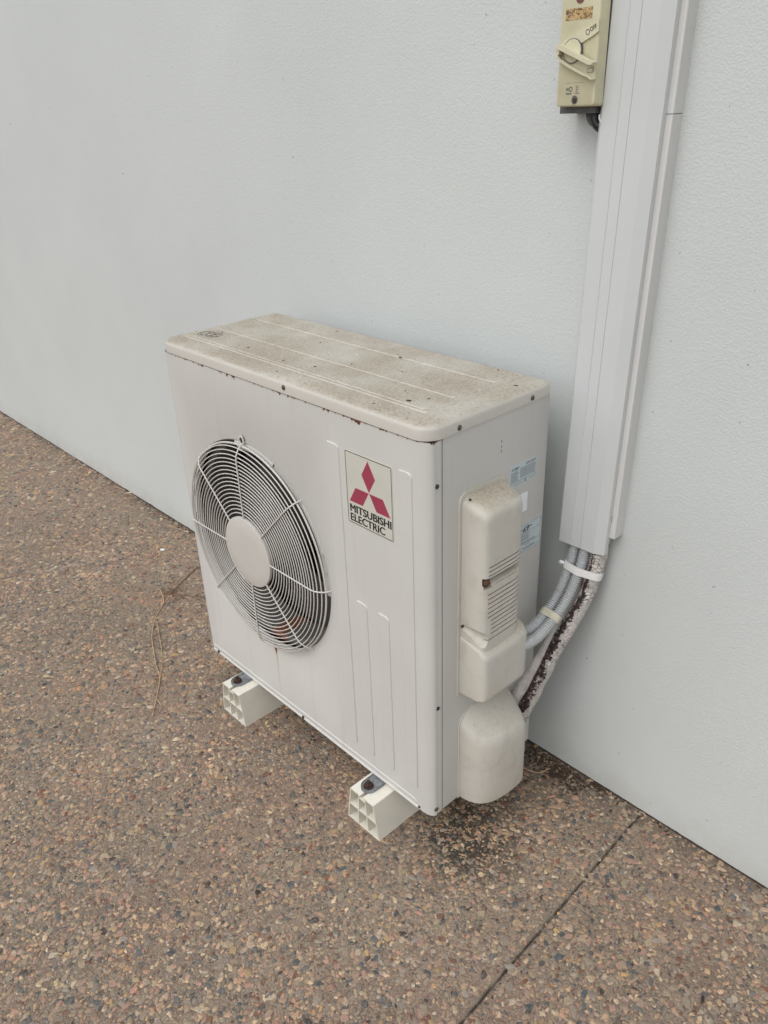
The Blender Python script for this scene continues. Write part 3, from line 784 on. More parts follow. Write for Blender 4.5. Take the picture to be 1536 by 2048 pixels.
frame_line('seal', [(.2600 + .0028 * math.cos(2 * math.pi * k / 16), .7795 + .0030 * math.sin(2 * math.pi * k / 16)) for k in range(16)], .0012, FS, .0001, M['black'], st, -.0001)
plate('blank_sticker', rr2(.2350, .2690, .7130, .7525, .001, 2), F_SIDE, .0005, M['white_sticker'], unit, -.0004)
ns = plate('noise_label', rr2(.2150, .3168, .6205, .6825, .0008, 2), F_SIDE, .0004, M['sticker'], unit, -.0004)
frame_line('border', rr2(.2155, .3163, .6215, .6815, .0006, 2), .0006, FS, .0001, M['grey_print'], ns, -.0001)
text('lettering', '69', FS, .2610, .2790, .6655, .6775, M['black'], ns, .03, shear=.15)
text('lettering', 'dBA', FS, .2800, .2885, .6725, .6760, M['grey_print'], ns, 0.)
text('lettering', 'NOISE', FS, .2450, .2585, .6700, .6745, M['grey_print'], ns, 0.)
text('lettering', 'LEVEL', FS, .2450, .2570, .6645, .6680, M['grey_print'], ns, 0.)
mb = MB()
lines(mb, .246, .286, .6465, .6620, 5, FS, .45, .3); lines(mb, .246, .300, .6405, .6440, 1, FS, .7, .1); lines(mb, .270, .285, .6345, .6370, 1, FS, .5, .1); lines(mb, .262, .300, .6270, .6310, 1, FS, .6, .1); lines(mb, .247, .258, .6240, .6262, 1, FS, .5, .0)
for v in (.6635, .6385, .6255): mb.add([FS(.2155, v, .0001), FS(.3160, v, .0001), FS(.3160, v + .0006, .0001), FS(.2155, v + .0006, .0001)], [(0, 1, 2, 3)])
mb.obj('fine_print', M['grey_print'], ns, fix=False)

# ---- upper terminal cover
tc = pad('terminal_cover', rr2(.0735, .2060, .3735, .8165, (.006, .006, .026, .022)), F_SIDE, .0024, .0012, M['plastic'], unit)
def cover_body():
    mb = MB()
    def ring(x, y0, y1, z0, z1, r): return [(W + x, u, v) for u, v in rr2(y0, y1, z0, z1, r, 8)]
    # asymmetric corner radii: near edge tight, far edge long
    rings = [ring(.0000, .0810, .2010, .384, .808, (.012, .012, .024, .018)),
             ring(.0030, .0815, .2005, .384, .8075, (.012, .014, .024, .018)),
             ring(.0300, .0825, .1960, .387, .800, (.012, .016, .022, .018)),
             ring(.0450, .0840, .1920, .389, .7955, (.011, .018, .022, .018)),
             ring(.0500, .0860, .1885, .390, .792, (.011, .018, .022, .018)),
             ring(.0535, .0895, .1820, .392, .788, (.010, .016, .020, .016)),
             ring(.0552, .0940, .1740, .396, .782, (.008, .014, .016, .012)),
             ring(.0560, .1010, .1640, .402, .774, (.006, .010, .010, .008))]
    mb.loft(rings); return mb.obj('cover_body', M['plastic'], tc, smooth=True)
cb = cover_body()
def tmp(mb):
    o = mb.obj('cutter', None, None); return o
cut = MB()
sl = [.683, .6745, .666 ]
sl2 = [.6265 - .0098 * k for k in range(6)]; sl3 = [.6265 - .0098 * k for k in range(6, 10)]
for z in sl: cut.box(W + .0478, W + .075, .094, .25, z - .0013, z + .0013)
for z in sl2: cut.box(W + .0478, W + .075, .094, .25, z - .0013, z + .0013)
for z in sl3: cut.box(W + .0478, W + .075, .103, .178, z - .0013, z + .0013)
cut.box(W + .0478, W + .075, .091, .25, .5262 - .0013, .5262 + .0013)
co_ = tmp(cut); lo = root_offset(tc); co_.location = (0, 0, 0)
led = MB(); led.loft([[(W + x, y, z) for x, z in ((.018, .6625), (.08, .6605), (.08, .641), (.0535, .6415), (.0505, .6450), (.018, .6590))] for y in (.085, .26)])
led_o = tmp(led)
notch = MB(); notch.box(W + .0355, W + .0815, .0862, .1060, .6388, .6602); notch_o = tmp(notch)
bs = MB(); bs.tube([(W + .0045, .079, .541), (W + .03, .0765, .536), (W + .062, .0745, .527)], [.0065, .0135, .0240], 24); bs_o = tmp(bs)
for o in (co_, led_o, bs_o, notch_o): o.location = (0, 0, 0)
apply_boolean(cb, [co_, led_o, bs_o, notch_o])
assert len(cb.data.polygons) > 300
cb.data.materials.clear(); cb.data.materials.append(M['plastic'])
# dark hollow seen through the slots
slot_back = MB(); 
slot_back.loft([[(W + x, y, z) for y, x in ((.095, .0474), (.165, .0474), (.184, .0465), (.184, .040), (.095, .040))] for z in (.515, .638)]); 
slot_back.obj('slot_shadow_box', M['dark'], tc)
put_screw(SMD, (W + .0046, .0830, .5405), (1, 0, 0), tc, .8)
put_screw(SMD, (W + .0125, .0895, .8045), (.5, 0, 1), tc, .55)
# lower, deeper part of the same cover
lowp = MB()
def ring(x, y0, y1, z0, z1, r): return [(W + x, u, v) for u, v in rr2(y0, y1, z0, z1, r, 8)]
lowp.loft([ring(0, .0790, .2240, .3795, .520, (.006, .01, .02, .01)), ring(.045, .0800, .2180, .382, .508, (.006, .012, .016, .008)), ring(.058, .0810, .2120, .386, .500, (.008, .014, .016, .010)),
           ring(.0625, .0845, .2060, .389, .494, (.008, .014, .014, .010)), ring(.0645, .0900, .1980, .394, .487, (.006, .010, .010, .008)), ring(.0652, .0980, .188, .400, .478, (.004, .006, .006, .006))])
lowp.obj('lower_cover_body', M['plastic'], tc, smooth=True)
md_ = MB()
for k in range(1):
    rings = []
    for i in range(7):
        th = math.pi * i / 6; rings.append([(W + .0445 + .0095 * math.sin(th) * math.cos(a) * random.uniform(.8, 1.1), .0965 + .0088 * math.sin(th) * math.sin(a) * random.uniform(.85, 1.1), .6495 + .0098 * math.cos(th)) for a in [2 * math.pi * j / 10 for j in range(10)]])
    md_.loft(rings)
wasp = md_.obj('mud_nest', M['mud'], None, smooth=True); tag(wasp, 'small brown lump of mud wasp nest in the opening of the side cover', 'wasp nest')
gc = MB(); gc.tube([(W + .004, .222, .50), (W + .004, .228, .496), (W + .006, .232, .476)], [.006, .007, .003], 10); gc.obj('cable_grommet', simple('blue_grey', (.30, .36, .38), .5), unit)

# ---- lower valve cover
vc = pad('valve_cover', [(.080, .0965), (.130, .0965), (.200, .0965), (.232, .0965), (.232, .300), (.215, .335), (.190, .350), (.150, .352), (.139, .349), (.134, .343), (.131, .335), (.126, .330), (.104, .322), (.092, .316), (.083, .306), (.080, .294)], F_SIDE, .0018, .0010, M['plastic'], unit)
fp = []
ctrl = [(0, .0830), (.010, .0836), (.022, .0865), (.034, .0920), (.044, .1000), (.0515, .1110), (.0565, .1240), (.0600, .1400), (.0622, .1580), (.0632, .1780), (.0630, .1950), (.0610, .2060), (.0560, .2130), (.046, .2180), (.030, .2220), (.012, .2240), (0, .2245)]
vb = MB(); rings = []
def foot(se, yc0, yc1, z, zs=0, arch=0):
    out = []
    for e, y in ctrl:
        yy = yc0 + (y - .083) / (.2245 - .083) * (yc1 - yc0); ee = e * se * 1.10
        out.append((W + ee + .001, yy, z + zs * (1 - ee / .0695) - arch * ((yy - .170) / .085) ** 2))
    return out
for a_ in ((.80, .090, .222, .0962), (.93, .0865, .229, .0966), (.985, .0838, .2325, .0990), (1, .083, .2335, .104), (1, .083, .2335, .180), (1, .083, .2335, .236, .045, .014), (.992, .0832, .2330, .246, .052, .018),
           (.972, .0840, .2320, .2545, .058, .022), (.94, .0855, .2300, .2605, .062, .024), (.895, .088, .2270, .2645, .064, .026), (.84, .0915, .2235, .2665, .066, .027), (.70, .099, .2170, .2680, .067, .027), (.45, .108, .210, .2685, .068, .027), (.20, .114, .205, .2688, .068, .027), (.04, .118, .202, .269, .068, .027)):
    rings.append(foot(*a_))
vb.loft(rings); vb.obj('valve_cover_body', M['plastic'], vc, smooth=True)
put_screw(SMD, (W + .0025, .1345, .3405), (1, 0, .2), vc, 1.0)

# ================================================================ mounting blocks
def make_block(xc, label):
    t = thing('mounting_block', (xc, .15, 0), label, 'mounting block', 'white plastic blocks under the outdoor unit')
    y0, y1, H = -.062, .385, .0955; wt, wb = .0735, .1020; th = .0026
    def hw(z): return (wb + (wt - wb) * z / H) / 2
    mb = MB()
    def slab(pts): mb.loft([[(xc + x, y, z) for x, z in pts] for y in (y0, y1)])
    slab([(-hw(0), 0.0005), (hw(0), 0.0005), (hw(th), th), (-hw(th), th)])
    for sg in (-1, 1): slab([(sg * hw(th), th + .0002), (sg * (hw(th) - th), th + .0002), (sg * (hw(H - .004) - th), H - .004), (sg * hw(H - .004), H - .004)])
    # top skin in two halves with the fixing slot between
    for sg in (-1, 1): slab([(sg * .0042, H - .0038), (sg * (hw(H) - .0028), H - .0038), (sg * hw(H - .004), H - .0036), (sg * hw(H - .001), H - .0012), (sg * (hw(H) - .0018), H), (sg * .0042, H)])
    zm = H * .47
    slab([(-hw(zm) + th + .0002, zm), (hw(zm) - th - .0002, zm), (hw(zm) - th - .0002, zm + .0022), (-hw(zm) + th + .0002, zm + .0022)])
    for sg in (-1, 1):
        f = .33
        slab([(sg * hw(th) * f, th + .0002), (sg * (hw(th) * f - .0022), th + .0002), (sg * (hw(zm) * f - .0022), zm - .0002), (sg * hw(zm) * f, zm - .0002)])
        slab([(sg * hw(zm) * f, zm + .0024), (sg * (hw(zm) * f - .0022), zm + .0024), (sg * .0085, H - .0040), (sg * .0107, H - .0040)])
    slab([(-.0080, H - .0120), (.0080, H - .0120), (.0080, H - .0105), (-.0080, H - .0105)])
    mb.obj('block_body', M['pvc'], t)
    # galvanised foot of the unit is part of the unit; the bolt clamps it
    return t
blockL = make_block(.1906, 'cream plastic mounting block under the fan end of the unit, farther from camera')
blockR = make_block(.6921, 'cream plastic mounting block under the nearer right corner of the unit')
for xc, yaw in ((.1830, 0), (.6850, 0)):
    mb = MB(); z = .0958; hwf = .019
    out = [(xc - hwf, .05), (xc - hwf, -.030)] + [(xc + hwf * math.cos(a), -.030 + hwf * 1.12 * math.sin(a)) for a in [math.radians(180 + 15 * k) for k in range(1, 12)]] + [(xc + hwf, -.030), (xc + hwf, .05)]
    # dished strap: rim turned up
    def rz(f, zz): return [(xc + (x - xc) * f, (-.030 + (y + .030) * f) if y < -.0301 else y, zz) for x, y in out]
    mb.loft([rz(1, z), rz(1.0, z + .0062), rz(.955, z + .0066), rz(.90, z + .0036), rz(.80, z + .0028)])
    ft = mb.obj('foot', M['galv'], unit, smooth=True)
    bt = MB(); zz = z + .0024; bc = (xc - .0015, -.033)
    bt.loft([[(bc[0] + r * math.cos(math.radians(60 * k + 12)), bc[1] + r * math.sin(math.radians(60 * k + 12)), z2) for k in range(6)] for r, z2 in ((.0083, zz + .0022), (.0086, zz + .003), (.0086, zz + .0080), (.0076, zz + .0090))])
    bt.tube([(bc[0], bc[1], zz), (bc[0], bc[1], zz + .0012), (bc[0], bc[1], zz + .0022)], [.0118, .0118, .0112], 20)
    bt.tube([(bc[0], bc[1], zz + .008), (bc[0], bc[1], zz + .0150), (bc[0], bc[1], zz + .0165)], [.0042, .0042, .003], 10)
    bt.obj('rusty_bolt', M['rust'], ft)

# ================================================================ duct on the wall
duct = thing('pipe_duct', (.905, YW, .615), 'tall pale grey plastic pipe duct fixed upright to the wall on the right', 'duct')
LEAN = .0236
def dsec(pts, z0, z1, n=2):
    return [[(x + LEAN * (z - .615), y, z) for x, y in pts] for z in [z0 + (z1 - z0) * k / (n - 1) for k in range(n)]]
def offs(pts, d):
    res = []
    for i, p in enumerate(pts):
        a, b2 = pts[max(i - 1, 0)], pts[min(i + 1, len(pts) - 1)]; tt = Vector((b2[0] - a[0], b2[1] - a[1])).normalized(); res.append((p[0] - tt.y * d, p[1] + tt.x * d))
    return res
# cover: open C section with wall thickness; tiny grooves on the face
face = [(.8495, .3905), (.8485, .3690), (.8565, .3615)]
for gx_, gd, gw in ((.8855, -.0011, .0013), (.9060, .0012, .0008)):
    face += [(gx_ - gw, .3614), (gx_ - gw * .4, .3614 + gd), (gx_ + gw * .4, .3614 + gd), (gx_ + gw, .3614)]
face += [(.9365, .3615), (.9560, .3695), (.9568, .3790)]
cover_out = face; cover_in = list(reversed(offs(face, .0018)))
mb = MB(); mb.loft(dsec(cover_out + cover_in, .6150, 2.6)); mb.obj('duct_cover', M['duct'], duct)
base_out = [(.8470, YW - .0002), (.8462, .3930), (.8485, .3912)]
def base_part(z0, z1):
    mb = MB(); s = [(.8462, YW), (.8462, .3925), (.8476, .3912), (.8505, .3912), (.8505, .4050), (.9640, .4050), (.9640, .3915), (.9625, .3830), (.9650, .3822), (.9668, .3845), (.9672, .4067), (.9672, YW)]
    s = [(.8462, YW), (.8462, .3925), (.8480, .3912), (.8500, .3912), (.8500, .4040), (.9640, .4040), (.9640, .3815), (.9545, .3815), (.9545, .3795), (.9610, .3793), (.9614, .3786), (.9622, .3786), (.9627, .3793), (.9668, .3795), (.9676, .3803), (.9682, YW)]
    mb.loft(dsec(s, z0, z1)); return mb.obj('duct_base', M['duct_base'], duct)
base_part(.6520, 1.3835); base_part(1.3845, 2.6)
text('lettering', '2x', lambda u, v, h: (.9676 + LEAN * (v - .615), .4000 - (u) , v), 0, .006, .742, .750, M['duct_base'], duct, 0., h=.0)

# ================================================================ conduits and pipes
def spline(pts, n):
    pts = [Vector(p) for p in pts]; P = [2 * pts[0] - pts[1]] + pts + [2 * pts[-1] - pts[-2]]; out = []
    for i in range(1, len(P) - 2):
        for k in range(n):
            tt = k / n; a, b2, c, d = P[i - 1], P[i], P[i + 1], P[i + 2]
            out.append(.5 * ((2 * b2) + (c - a) * tt + (2 * a - 5 * b2 + 4 * c - d) * tt * tt + (3 * b2 - a - 3 * c + d) * tt ** 3))
    out.append(pts[-1]); return out
def resample(pts, step):
    out = [pts[0]]; acc = 0; 
    L = [0]
    for i in range(1, len(pts)): L.append(L[-1] + (pts[i] - pts[i - 1]).length)
    n = int(L[-1] / step); j = 0; out = []
    for k in range(n + 1):
        s_ = k * L[-1] / n
        while j < len(L) - 2 and L[j + 1] < s_: j += 1
        f = (s_ - L[j]) / max(L[j + 1] - L[j], 1e-9); out.append(pts[j].lerp(pts[j + 1], f))
    return out
c1 = [(.890, .386, .70), (.8866, .375, .612), (.8868, .359, .563), (.8822, .335, .510), (.8800, .292, .477), (.878, .250, .465), (.866, .212, .463), (.850, .195, .463)]
c2 = [(.915, .386, .70), (.9110, .375, .614), (.9105, .358, .565), (.9060, .332, .511), (.9030, .288, .476), (.9010, .235, .458), (.893, .200, .459), (.870, .185, .461)]
paths = []
for pts, lab in ((c1, 'grey corrugated conduit on the unit side, curving from duct into the side cover'), (c2, 'grey corrugated conduit on the room side, nearest the camera, curving below its twin')):
    pth = resample(spline(pts, 12), .0012); paths.append(pth); rr = []
    for i in range(len(pth)): rr.append((.0111, .0109, .0076, .0076)[i % 4])
    mb = MB(); mb.tube(pth, rr, 18); tag(mb.obj('conduit', M['conduit'], None, True), lab, 'conduit', 'corrugated conduits below the duct')
def uv_tube(name, pts, r, mat, n=28, wob=.0):
    pth = resample(spline(pts, 12), .004); rings = []; up = Vector((0, -1, 0)); L = 0
    bm = bmesh.new(); uvl = bm.loops.layers.uv.new('UVMap'); prev = None; vs = []
    for i, p in enumerate(pth):
        d = (pth[min(i + 1, len(pth) - 1)] - pth[max(i - 1, 0)]).normalized(); up = (up - d * up.dot(d)).normalized(); s_ = d.cross(up)
        row = []
        for k in range(n):
            a = 2 * math.pi * k / n; q = r * (1 + wob * noise.noise(Vector((math.cos(a) * 1.5, math.sin(a) * 1.5, i * .09))) + wob * .35 * noise.noise(Vector((math.cos(a) * 6, math.sin(a) * 6, i * .5))))
            row.append(bm.verts.new(p + (up * math.cos(a) + s_ * math.sin(a)) * q))
        vs.append(row)
    for i in range(len(vs) - 1):
        for k in range(n):
            f = bm.faces.new((vs[i][k], vs[i][(k + 1) % n], vs[i + 1][(k + 1) % n], vs[i + 1][k])); f.smooth = True
            for lp_, (kk, ii) in zip(f.loops, ((k, i), (k + 1, i), (k + 1, i + 1), (k, i + 1))): lp_[uvl].uv = ((kk / n + .5 + UVROT) % 1.0001 if False else kk / n, ii * .004)
    bmesh.ops.recalc_face_normals(bm, faces=bm.faces)
    me = bpy.data.meshes.new(name); bm.to_mesh(me); bm.free(); me.materials.append(mat)
    o = bpy.data.objects.new(name, me); C.objects.link(o); return o, pth
UVROT = 0
p_big = [(.946, .386, .70), (.9385, .384, .62), (.9330, .378, .560), (.9270, .364, .505), (.9130, .338, .450), (.9010, .310, .395), (.8880, .283, .325), (.8720, .262, .255), (.8550, .245, .190)]
bigp, path_big = uv_tube('insulated_pipe', p_big, .0158, M['pipe'], wob=.16)
tag(bigp, 'thick insulated pipe with cracked white paint and a rotted black strip', 'pipe', None)
p_thin = [(.918, .392, .70), (.914, .390, .60), (.912, .386, .545), (.905, .368, .490), (.892, .335, .440), (.882, .303, .385), (.868, .270, .325), (.850, .246, .265), (.835, .232, .210)]
thp, _ = uv_tube('insulated_pipe', p_thin, .0118, M['pipe2'], wob=.05)
tag(thp, 'thinner white cracked insulated pipe lying left of the thick rotted pipe', 'pipe', None)

def strap(name, items, direction, width, mat, off=.0009, extra=None):
    """items: (centre, radius); band round their common outline, perpendicular to direction"""
    d = Vector(direction).normalized(); u = Vector((1, 0, 0)); u = (u - d * u.dot(d)).normalized(); v = d.cross(u)
    o = sum((Vector(c) for c, r in items), Vector()) / len(items); P = []
    for c, r in items:
        q = Vector(c) - o
        for k in range(32):
            a = 2 * math.pi * k / 32; P.append((q.dot(u) + (r + off) * math.cos(a), q.dot(v) + (r + off) * math.sin(a)))
    P = sorted(set(P))
    def half(ps):
        h = []
        for p in ps:
            while len(h) > 1 and (h[-1][0] - h[-2][0]) * (p[1] - h[-2][1]) - (h[-1][1] - h[-2][1]) * (p[0] - h[-2][0]) <= 0: h.pop()
            h.append(p)
        return h[:-1]
    hull = half(P) + half(P[::-1])
    c0 = (sum(p[0] for p in hull) / len(hull), sum(p[1] for p in hull) / len(hull)); mb = MB(); rings = []
    for s_, w_ in ((1, -.5), (1.03, -.5), (1.036, -.3), (1.036, .3), (1.03, .5), (1, .5)):
        rings.append([o + u * (c0[0] + (a - c0[0]) * s_) + v * (c0[1] + (b2 - c0[1]) * s_) + d * (width * w_ + .0012 * noise.noise(Vector((a * 90, b2 * 90, w_)))) for a, b2 in hull])
    mb.loft(rings, False, False); return mb.obj(name, mat, None, True)
def near(pth, z): return min(pth, key=lambda p: abs(p.z - z))
items = [(near(paths[0], .566), .0104), (near(paths[1], .562), .0104), (near(path_big, .572), .0165)]
tp = strap('white_tape', items, (.12, .22, 1), .0165, M['tape'])
tag(tp, 'white tape strap binding conduits and pipe just below the duct', 'tape')
mb = MB(); q0 = Vector(items[0][0]) + Vector((-.0125, -.002, .004)); mb.tube([q0, q0 + Vector((-.006, -.004, .002)), q0 + Vector((-.011, -.001, -.002)), q0 + Vector((-.007, .003, -.006)), q0 + Vector((-.002, .001, -.003))], [.0032, .0036, .0028, .0034, .0026], 8)
mb.obj('tape_knot', M['tape'], tp, True)
i0, i1 = near(paths[0], .4815), near(paths[1], .4795)
tp2 = strap('cream_tape', [(i0, .0104), (i1, .0104)], (.08, .80, .55), .0150, M['mtape'])
tag(tp2, 'cream masking tape wrapped round the two conduits at their bend', 'tape')

# ================================================================ isolator switch
iso = thing('isolator_switch', (.838, YW, 1.39), 'yellowed cream rotary isolator switch mounted on the wall left of the duct', 'switch')
XI0, XI1, YI = .8030, .8750, .3380
FI = lambda u, v, h: (u, YI - h, v)
mb = MB()
def ir(ins, y, r): return [(x, y, z) for x, z in rr2(XI0 + ins, XI1 - ins, 1.3975 + ins, 1.600 - ins, r, 5)]
mb.loft([ir(-.0004, .3600, .004), ir(0, .3590, .004), ir(0.0008, .3410, .004), ir(.0015, .3390, .004), ir(.0030, YI, .003)])
cv = mb.obj('switch_cover', M['iso'], iso, True)
mb = MB(); mb.box(.7965, .8640, .3602, YW, 1.3875, 1.598); mb.obj('switch_base', M['isobase'], iso)
# escutcheon: raised arrow-shaped plate with two arms (flat prisms)
esc = MB(); 
up_ = [(.8064, 1.4848), (.8114, 1.4860), (.8296, 1.4949), (.8400, 1.4992), (.8485, 1.5022), (.8590, 1.5038), (.8743, 1.5120), (.8745, 1.4968), (.8645, 1.4913), (.8440, 1.4829), (.8300, 1.4760)]
esc.loft([[FI(u, v, -.0002) for u, v in up_[::-1]], [FI(u, v, .0030) for u, v in up_[::-1]]])
esc.obj('indicator_arm', M['iso2'], iso)
lowa = [(.8089, 1.4649), (.8256, 1.4545), (.8557, 1.4408), (.8735, 1.4330), (.8745, 1.4350), (.8745, 1.4495), (.8697, 1.4530), (.8500, 1.4600), (.8300, 1.4720), (.8150, 1.4760)]
esc = MB(); esc.loft([[FI(u, v, -.0002) for u, v in lowa], [FI(u, v, .0030) for u, v in lowa]]); esc.obj('lower_arm', M['iso2'], iso)
kc = (.8315, 1.4738)
frame_line('collar_groove', [(kc[0] + .0168 * math.cos(2 * math.pi * k / 40), kc[1] + .0168 * math.sin(2 * math.pi * k / 40)) for k in range(40)], .0010, FI, .0048, M['isobase'], iso)
mb = MB(); mb.loft([[FI(kc[0] + r * math.cos(2 * math.pi * k / 40), kc[1] + r * math.sin(2 * math.pi * k / 40), h) for k in range(40)] for r, h in ((.0158, 0), (.0158, .0046), (.0150, .0054))]); mb.obj('knob', M['iso2'], iso)
# handle: a thick bar and a slimmer loop below it, joined at the left
def bar(name, pts, hw_, h0, h1):
    n = len(pts); L_, R_ = [], []
    for i, p in enumerate(pts):
        a, b2 = pts[max(i - 1, 0)], pts[min(i + 1, n - 1)]; d = Vector((b2[0] - a[0], b2[1] - a[1])).normalized(); w_ = hw_[i] if hasattr(hw_, '__len__') else hw_
        L_.append((p[0] - d.y * w_, p[1] + d.x * w_)); R_.append((p[0] + d.y * w_, p[1] - d.x * w_))
    ol = L_ + R_[::-1]; c = sum(u for u, v in ol) / len(ol), sum(v for u, v in ol) / len(ol)
    mb = MB(); mb.loft([[FI(u, v, h0) for u, v in ol], [FI(u, v, h1 - .0012) for u, v in ol], [FI(u + (c[0] - u) * .03, v + (c[1] - v) * .03, h1) for u, v in ol]]); return mb.obj(name, M['iso2'], iso)
hb = [(.8091, 1.4828), (.8112, 1.4847), (.8198, 1.4821), (.8677, 1.4598), (.8764, 1.4585), (.8788, 1.4564), (.8769, 1.4532), (.8705, 1.4530), (.8616, 1.4569), (.8124, 1.4773)]
hcx, hcz = .8440, 1.4690; mb = MB()
mb.loft([[FI(hcx + (u - hcx) * q, hcz + (v - hcz) * q, h) for u, v in hb[::-1]] for q, h in ((.985, .0050), (1., .0130), (1., .0162), (.975, .0172))]); mb.obj('handle_bar', M['iso2'], iso)
mb = MB(); mb.loft([[FI(u, v, h) for u, v in ((.8096, 1.4700), (.8140, 1.4700), (.8150, 1.4800), (.8100, 1.4835))] for h in (.001, .0140)]); mb.obj('handle_root', M['iso2'], iso)
bar('handle_loop', [(.8066, 1.4810), (.8062, 1.4740), (.8076, 1.4695), (.8127, 1.4627), (.8291, 1.4540), (.8431, 1.4477), (.8568, 1.4418), (.8658, 1.4385), (.8740, 1.4335)], [.0012, .0014, .0017, .0019, .0020, .0020, .0018, .0018, .0012], .002, .0100)
mb = MB(); mb.loft([[FI(u, v, h) for u, v in rr2(.8605, .8700, 1.4440, 1.4492, .0015, 3)] for h in (.0028, .0038)]); mb.obj('lock_tab', M['iso'], iso)
frame_line('lock_tab_edge', rr2(.8596, .8710, 1.4432, 1.4500, .0015, 3), .0006, FI, .0034, M['grey_print'], iso)
# lettering on the arm, tilted
ta = math.radians(24)
FO = lambda u, v, h: (.8560 + u * math.cos(ta) - v * math.sin(ta), YI - .0030 - h, 1.4968 + u * math.sin(ta) + v * math.cos(ta))
frame_line('lettering', [(.0035 * math.cos(2 * math.pi * k / 20), .0002 + .0040 * math.sin(2 * math.pi * k / 20)) for k in range(20)], .0009, FO, .0002, M['black'], iso)
text('lettering', 'OFF', FO, .0050, .0165, -.0022, .0038, M['black'], iso, .010)
# old sticker with squiggles, red-brown plug, small print, screw recess
plate('old_label', rr2(.8130, .8600, 1.5145, 1.5295, .0006, 2), FI, .0003, M['oldlabel'], iso)
plug = MB(); plug.loft([[FI(.8370 + r * math.cos(2 * math.pi * k / 20), 1.5415 + r * .95 * math.sin(2 * math.pi * k / 20), h) for k in range(20)] for r, h in ((.0072, .0), (.0072, .0005), (.0060, .0002))]); plug.obj('screw_plug', M['brown'], iso)
FI2 = lambda u, v, h: (u, YI - .0003 - h, v)
mb = MB(); lines(mb, .8395, .8470, 1.4150, 1.4275, 5, FI2, .45, .5); lines(mb, .8215, .8320, 1.4145, 1.4175, 1, FI2, .8, 0.)
mb.obj('fine_print', M['grey_print'], iso, fix=False)
text('lettering', 'on', FI, .8215, .8262, 1.4200, 1.4240, M['grey_print'], iso, .02)
frame_line('printed_ring', [(.8300 + .0032 * math.cos(2 * math.pi * k / 18), 1.4222 + .0036 * math.sin(2 * math.pi * k / 18)) for k in range(18)], .0010, FI, .0002, M['black'], iso, .00005)
mb = MB(); mb.add([FI(.8195, 1.4305, .0001), FI(.8520, 1.4305, .0001), FI(.8520, 1.4309, .0001), FI(.8195, 1.4309, .0001)], [(0, 1, 2, 3)]); mb.obj('label_edge', M['grey_print'], iso, fix=False)
sc = MB(); sc.loft([[FI(.8385 + r * math.cos(2 * math.pi * k / 24), 1.4070 + r * 1.1 * math.sin(2 * math.pi * k / 24), h) for k in range(24)] for r, h in ((.0056, .0001), (.0056, .0005), (.0048, .0003))]); sc.obj('screw_recess', M['isobase'], iso)
sc = MB(); sc.loft([[FI(.8390 + r * math.cos(2 * math.pi * k / 16), 1.4062 + r * 1.1 * math.sin(2 * math.pi * k / 16), h) for k in range(16)] for r, h in ((.0034, .0002), (.0032, .0008))]); sc.obj('screw', M['rust'], iso)
# cables under the switch
for pts, r, mt, lab in (([(.852, .380, 1.400), (.852, .379, 1.380), (.862, .378, 1.368), (.878, .380, 1.366)], .0085, 'cable', 'black cable leaving the bottom of the isolator switch into the duct'),
                   ([(.838, .384, 1.400), (.838, .382, 1.388), (.845, .380, 1.376), (.856, .380, 1.370)], .0060, 'isobase', 'dark grey gland fitting under the isolator switch'),
                   ([(.868, .366, 1.385), (.8700, .364, 1.379), (.874, .366, 1.372)], .0016, 'tape', 'thin white wire loop below the isolator switch')):
    mb = MB(); mb.tube(spline(pts, 6), r, 12); tag(mb.obj('cable', M[mt], None, True), lab, 'cable')

# ================================================================ litter
def fleck(name, x, y, z, l, w, rot_, mat, label, cat, group=None, h=.0012, axis='z'):
    mb = MB(); n = 8
    mb.loft([[(l * q * math.cos(2 * math.pi * k / n), w * q * math.sin(2 * math.pi * k / n) * (1 + .3 * math.cos(2 * math.pi * k / n)), zz) for k in range(n)] for q, zz in ((.7, 0), (1, h * .5), (.6, h))])
    o = mb.obj(name, mat, None, True); o.location = (x, y, z); o.rotation_euler.z = rot_
    return tag(o, label, cat, group)
zt = HT + .0031
SEEDL = ['dark seed on the lid just behind the printed oval mark', 'dark seed touching the right side of the printed oval mark', 'dark seed on the front half of the lid, next right of the printed mark',
 'dark seed at the front edge of the lid above the front screw', 'dark seed on the lid directly behind the front edge screw', 'dark seed on the rear rib of the lid, toward the fan end', 'dark seed on the lid between the printed mark and the front screw',
 'dark crumb near the rear edge of the lid toward the duct', 'dark sliver on the right rim of the lid nearest the duct', 'dark crumb on the front rib toward the near corner of the lid', 'largest dark sliver lying on the lid near its front right corner',
 'dark crumb right beside the large sliver near the front right corner', 'dark seed at the rear right end of the pressed lid ribs', 'dark seed on the front shoulder of the lid near the badge', 'dark seed on the middle of the rear lid rib',
 'dark crumb by the far left rim of the lid', 'dark crumb in the middle of the lid toward the duct side', 'dark crumb on the middle rib of the lid toward the fan end', 'dark crumb at the very centre of the lid']
WSL = ['white speck on the front rib of the lid above the fan', 'white speck on the right rim of the lid between the two side screws', 'white speck in the middle of the lid', 'white speck on the front shoulder of the lid above the grille']
specks = [(.0891,.1099),(.1055,.0841),(.2402,.0764),(.4148,.022),(.4574,.0822),(.2878,.2825),(.375,.0672),(.7402,.2938),(.8132,.2526),(.6938,.0957),(.734,.0635),(.7537,.0922),(.783,.2962),(.6908,.022),(.5392,.2337),(.02,.085),(.61,.17),(.33,.2),(.50,.14)]
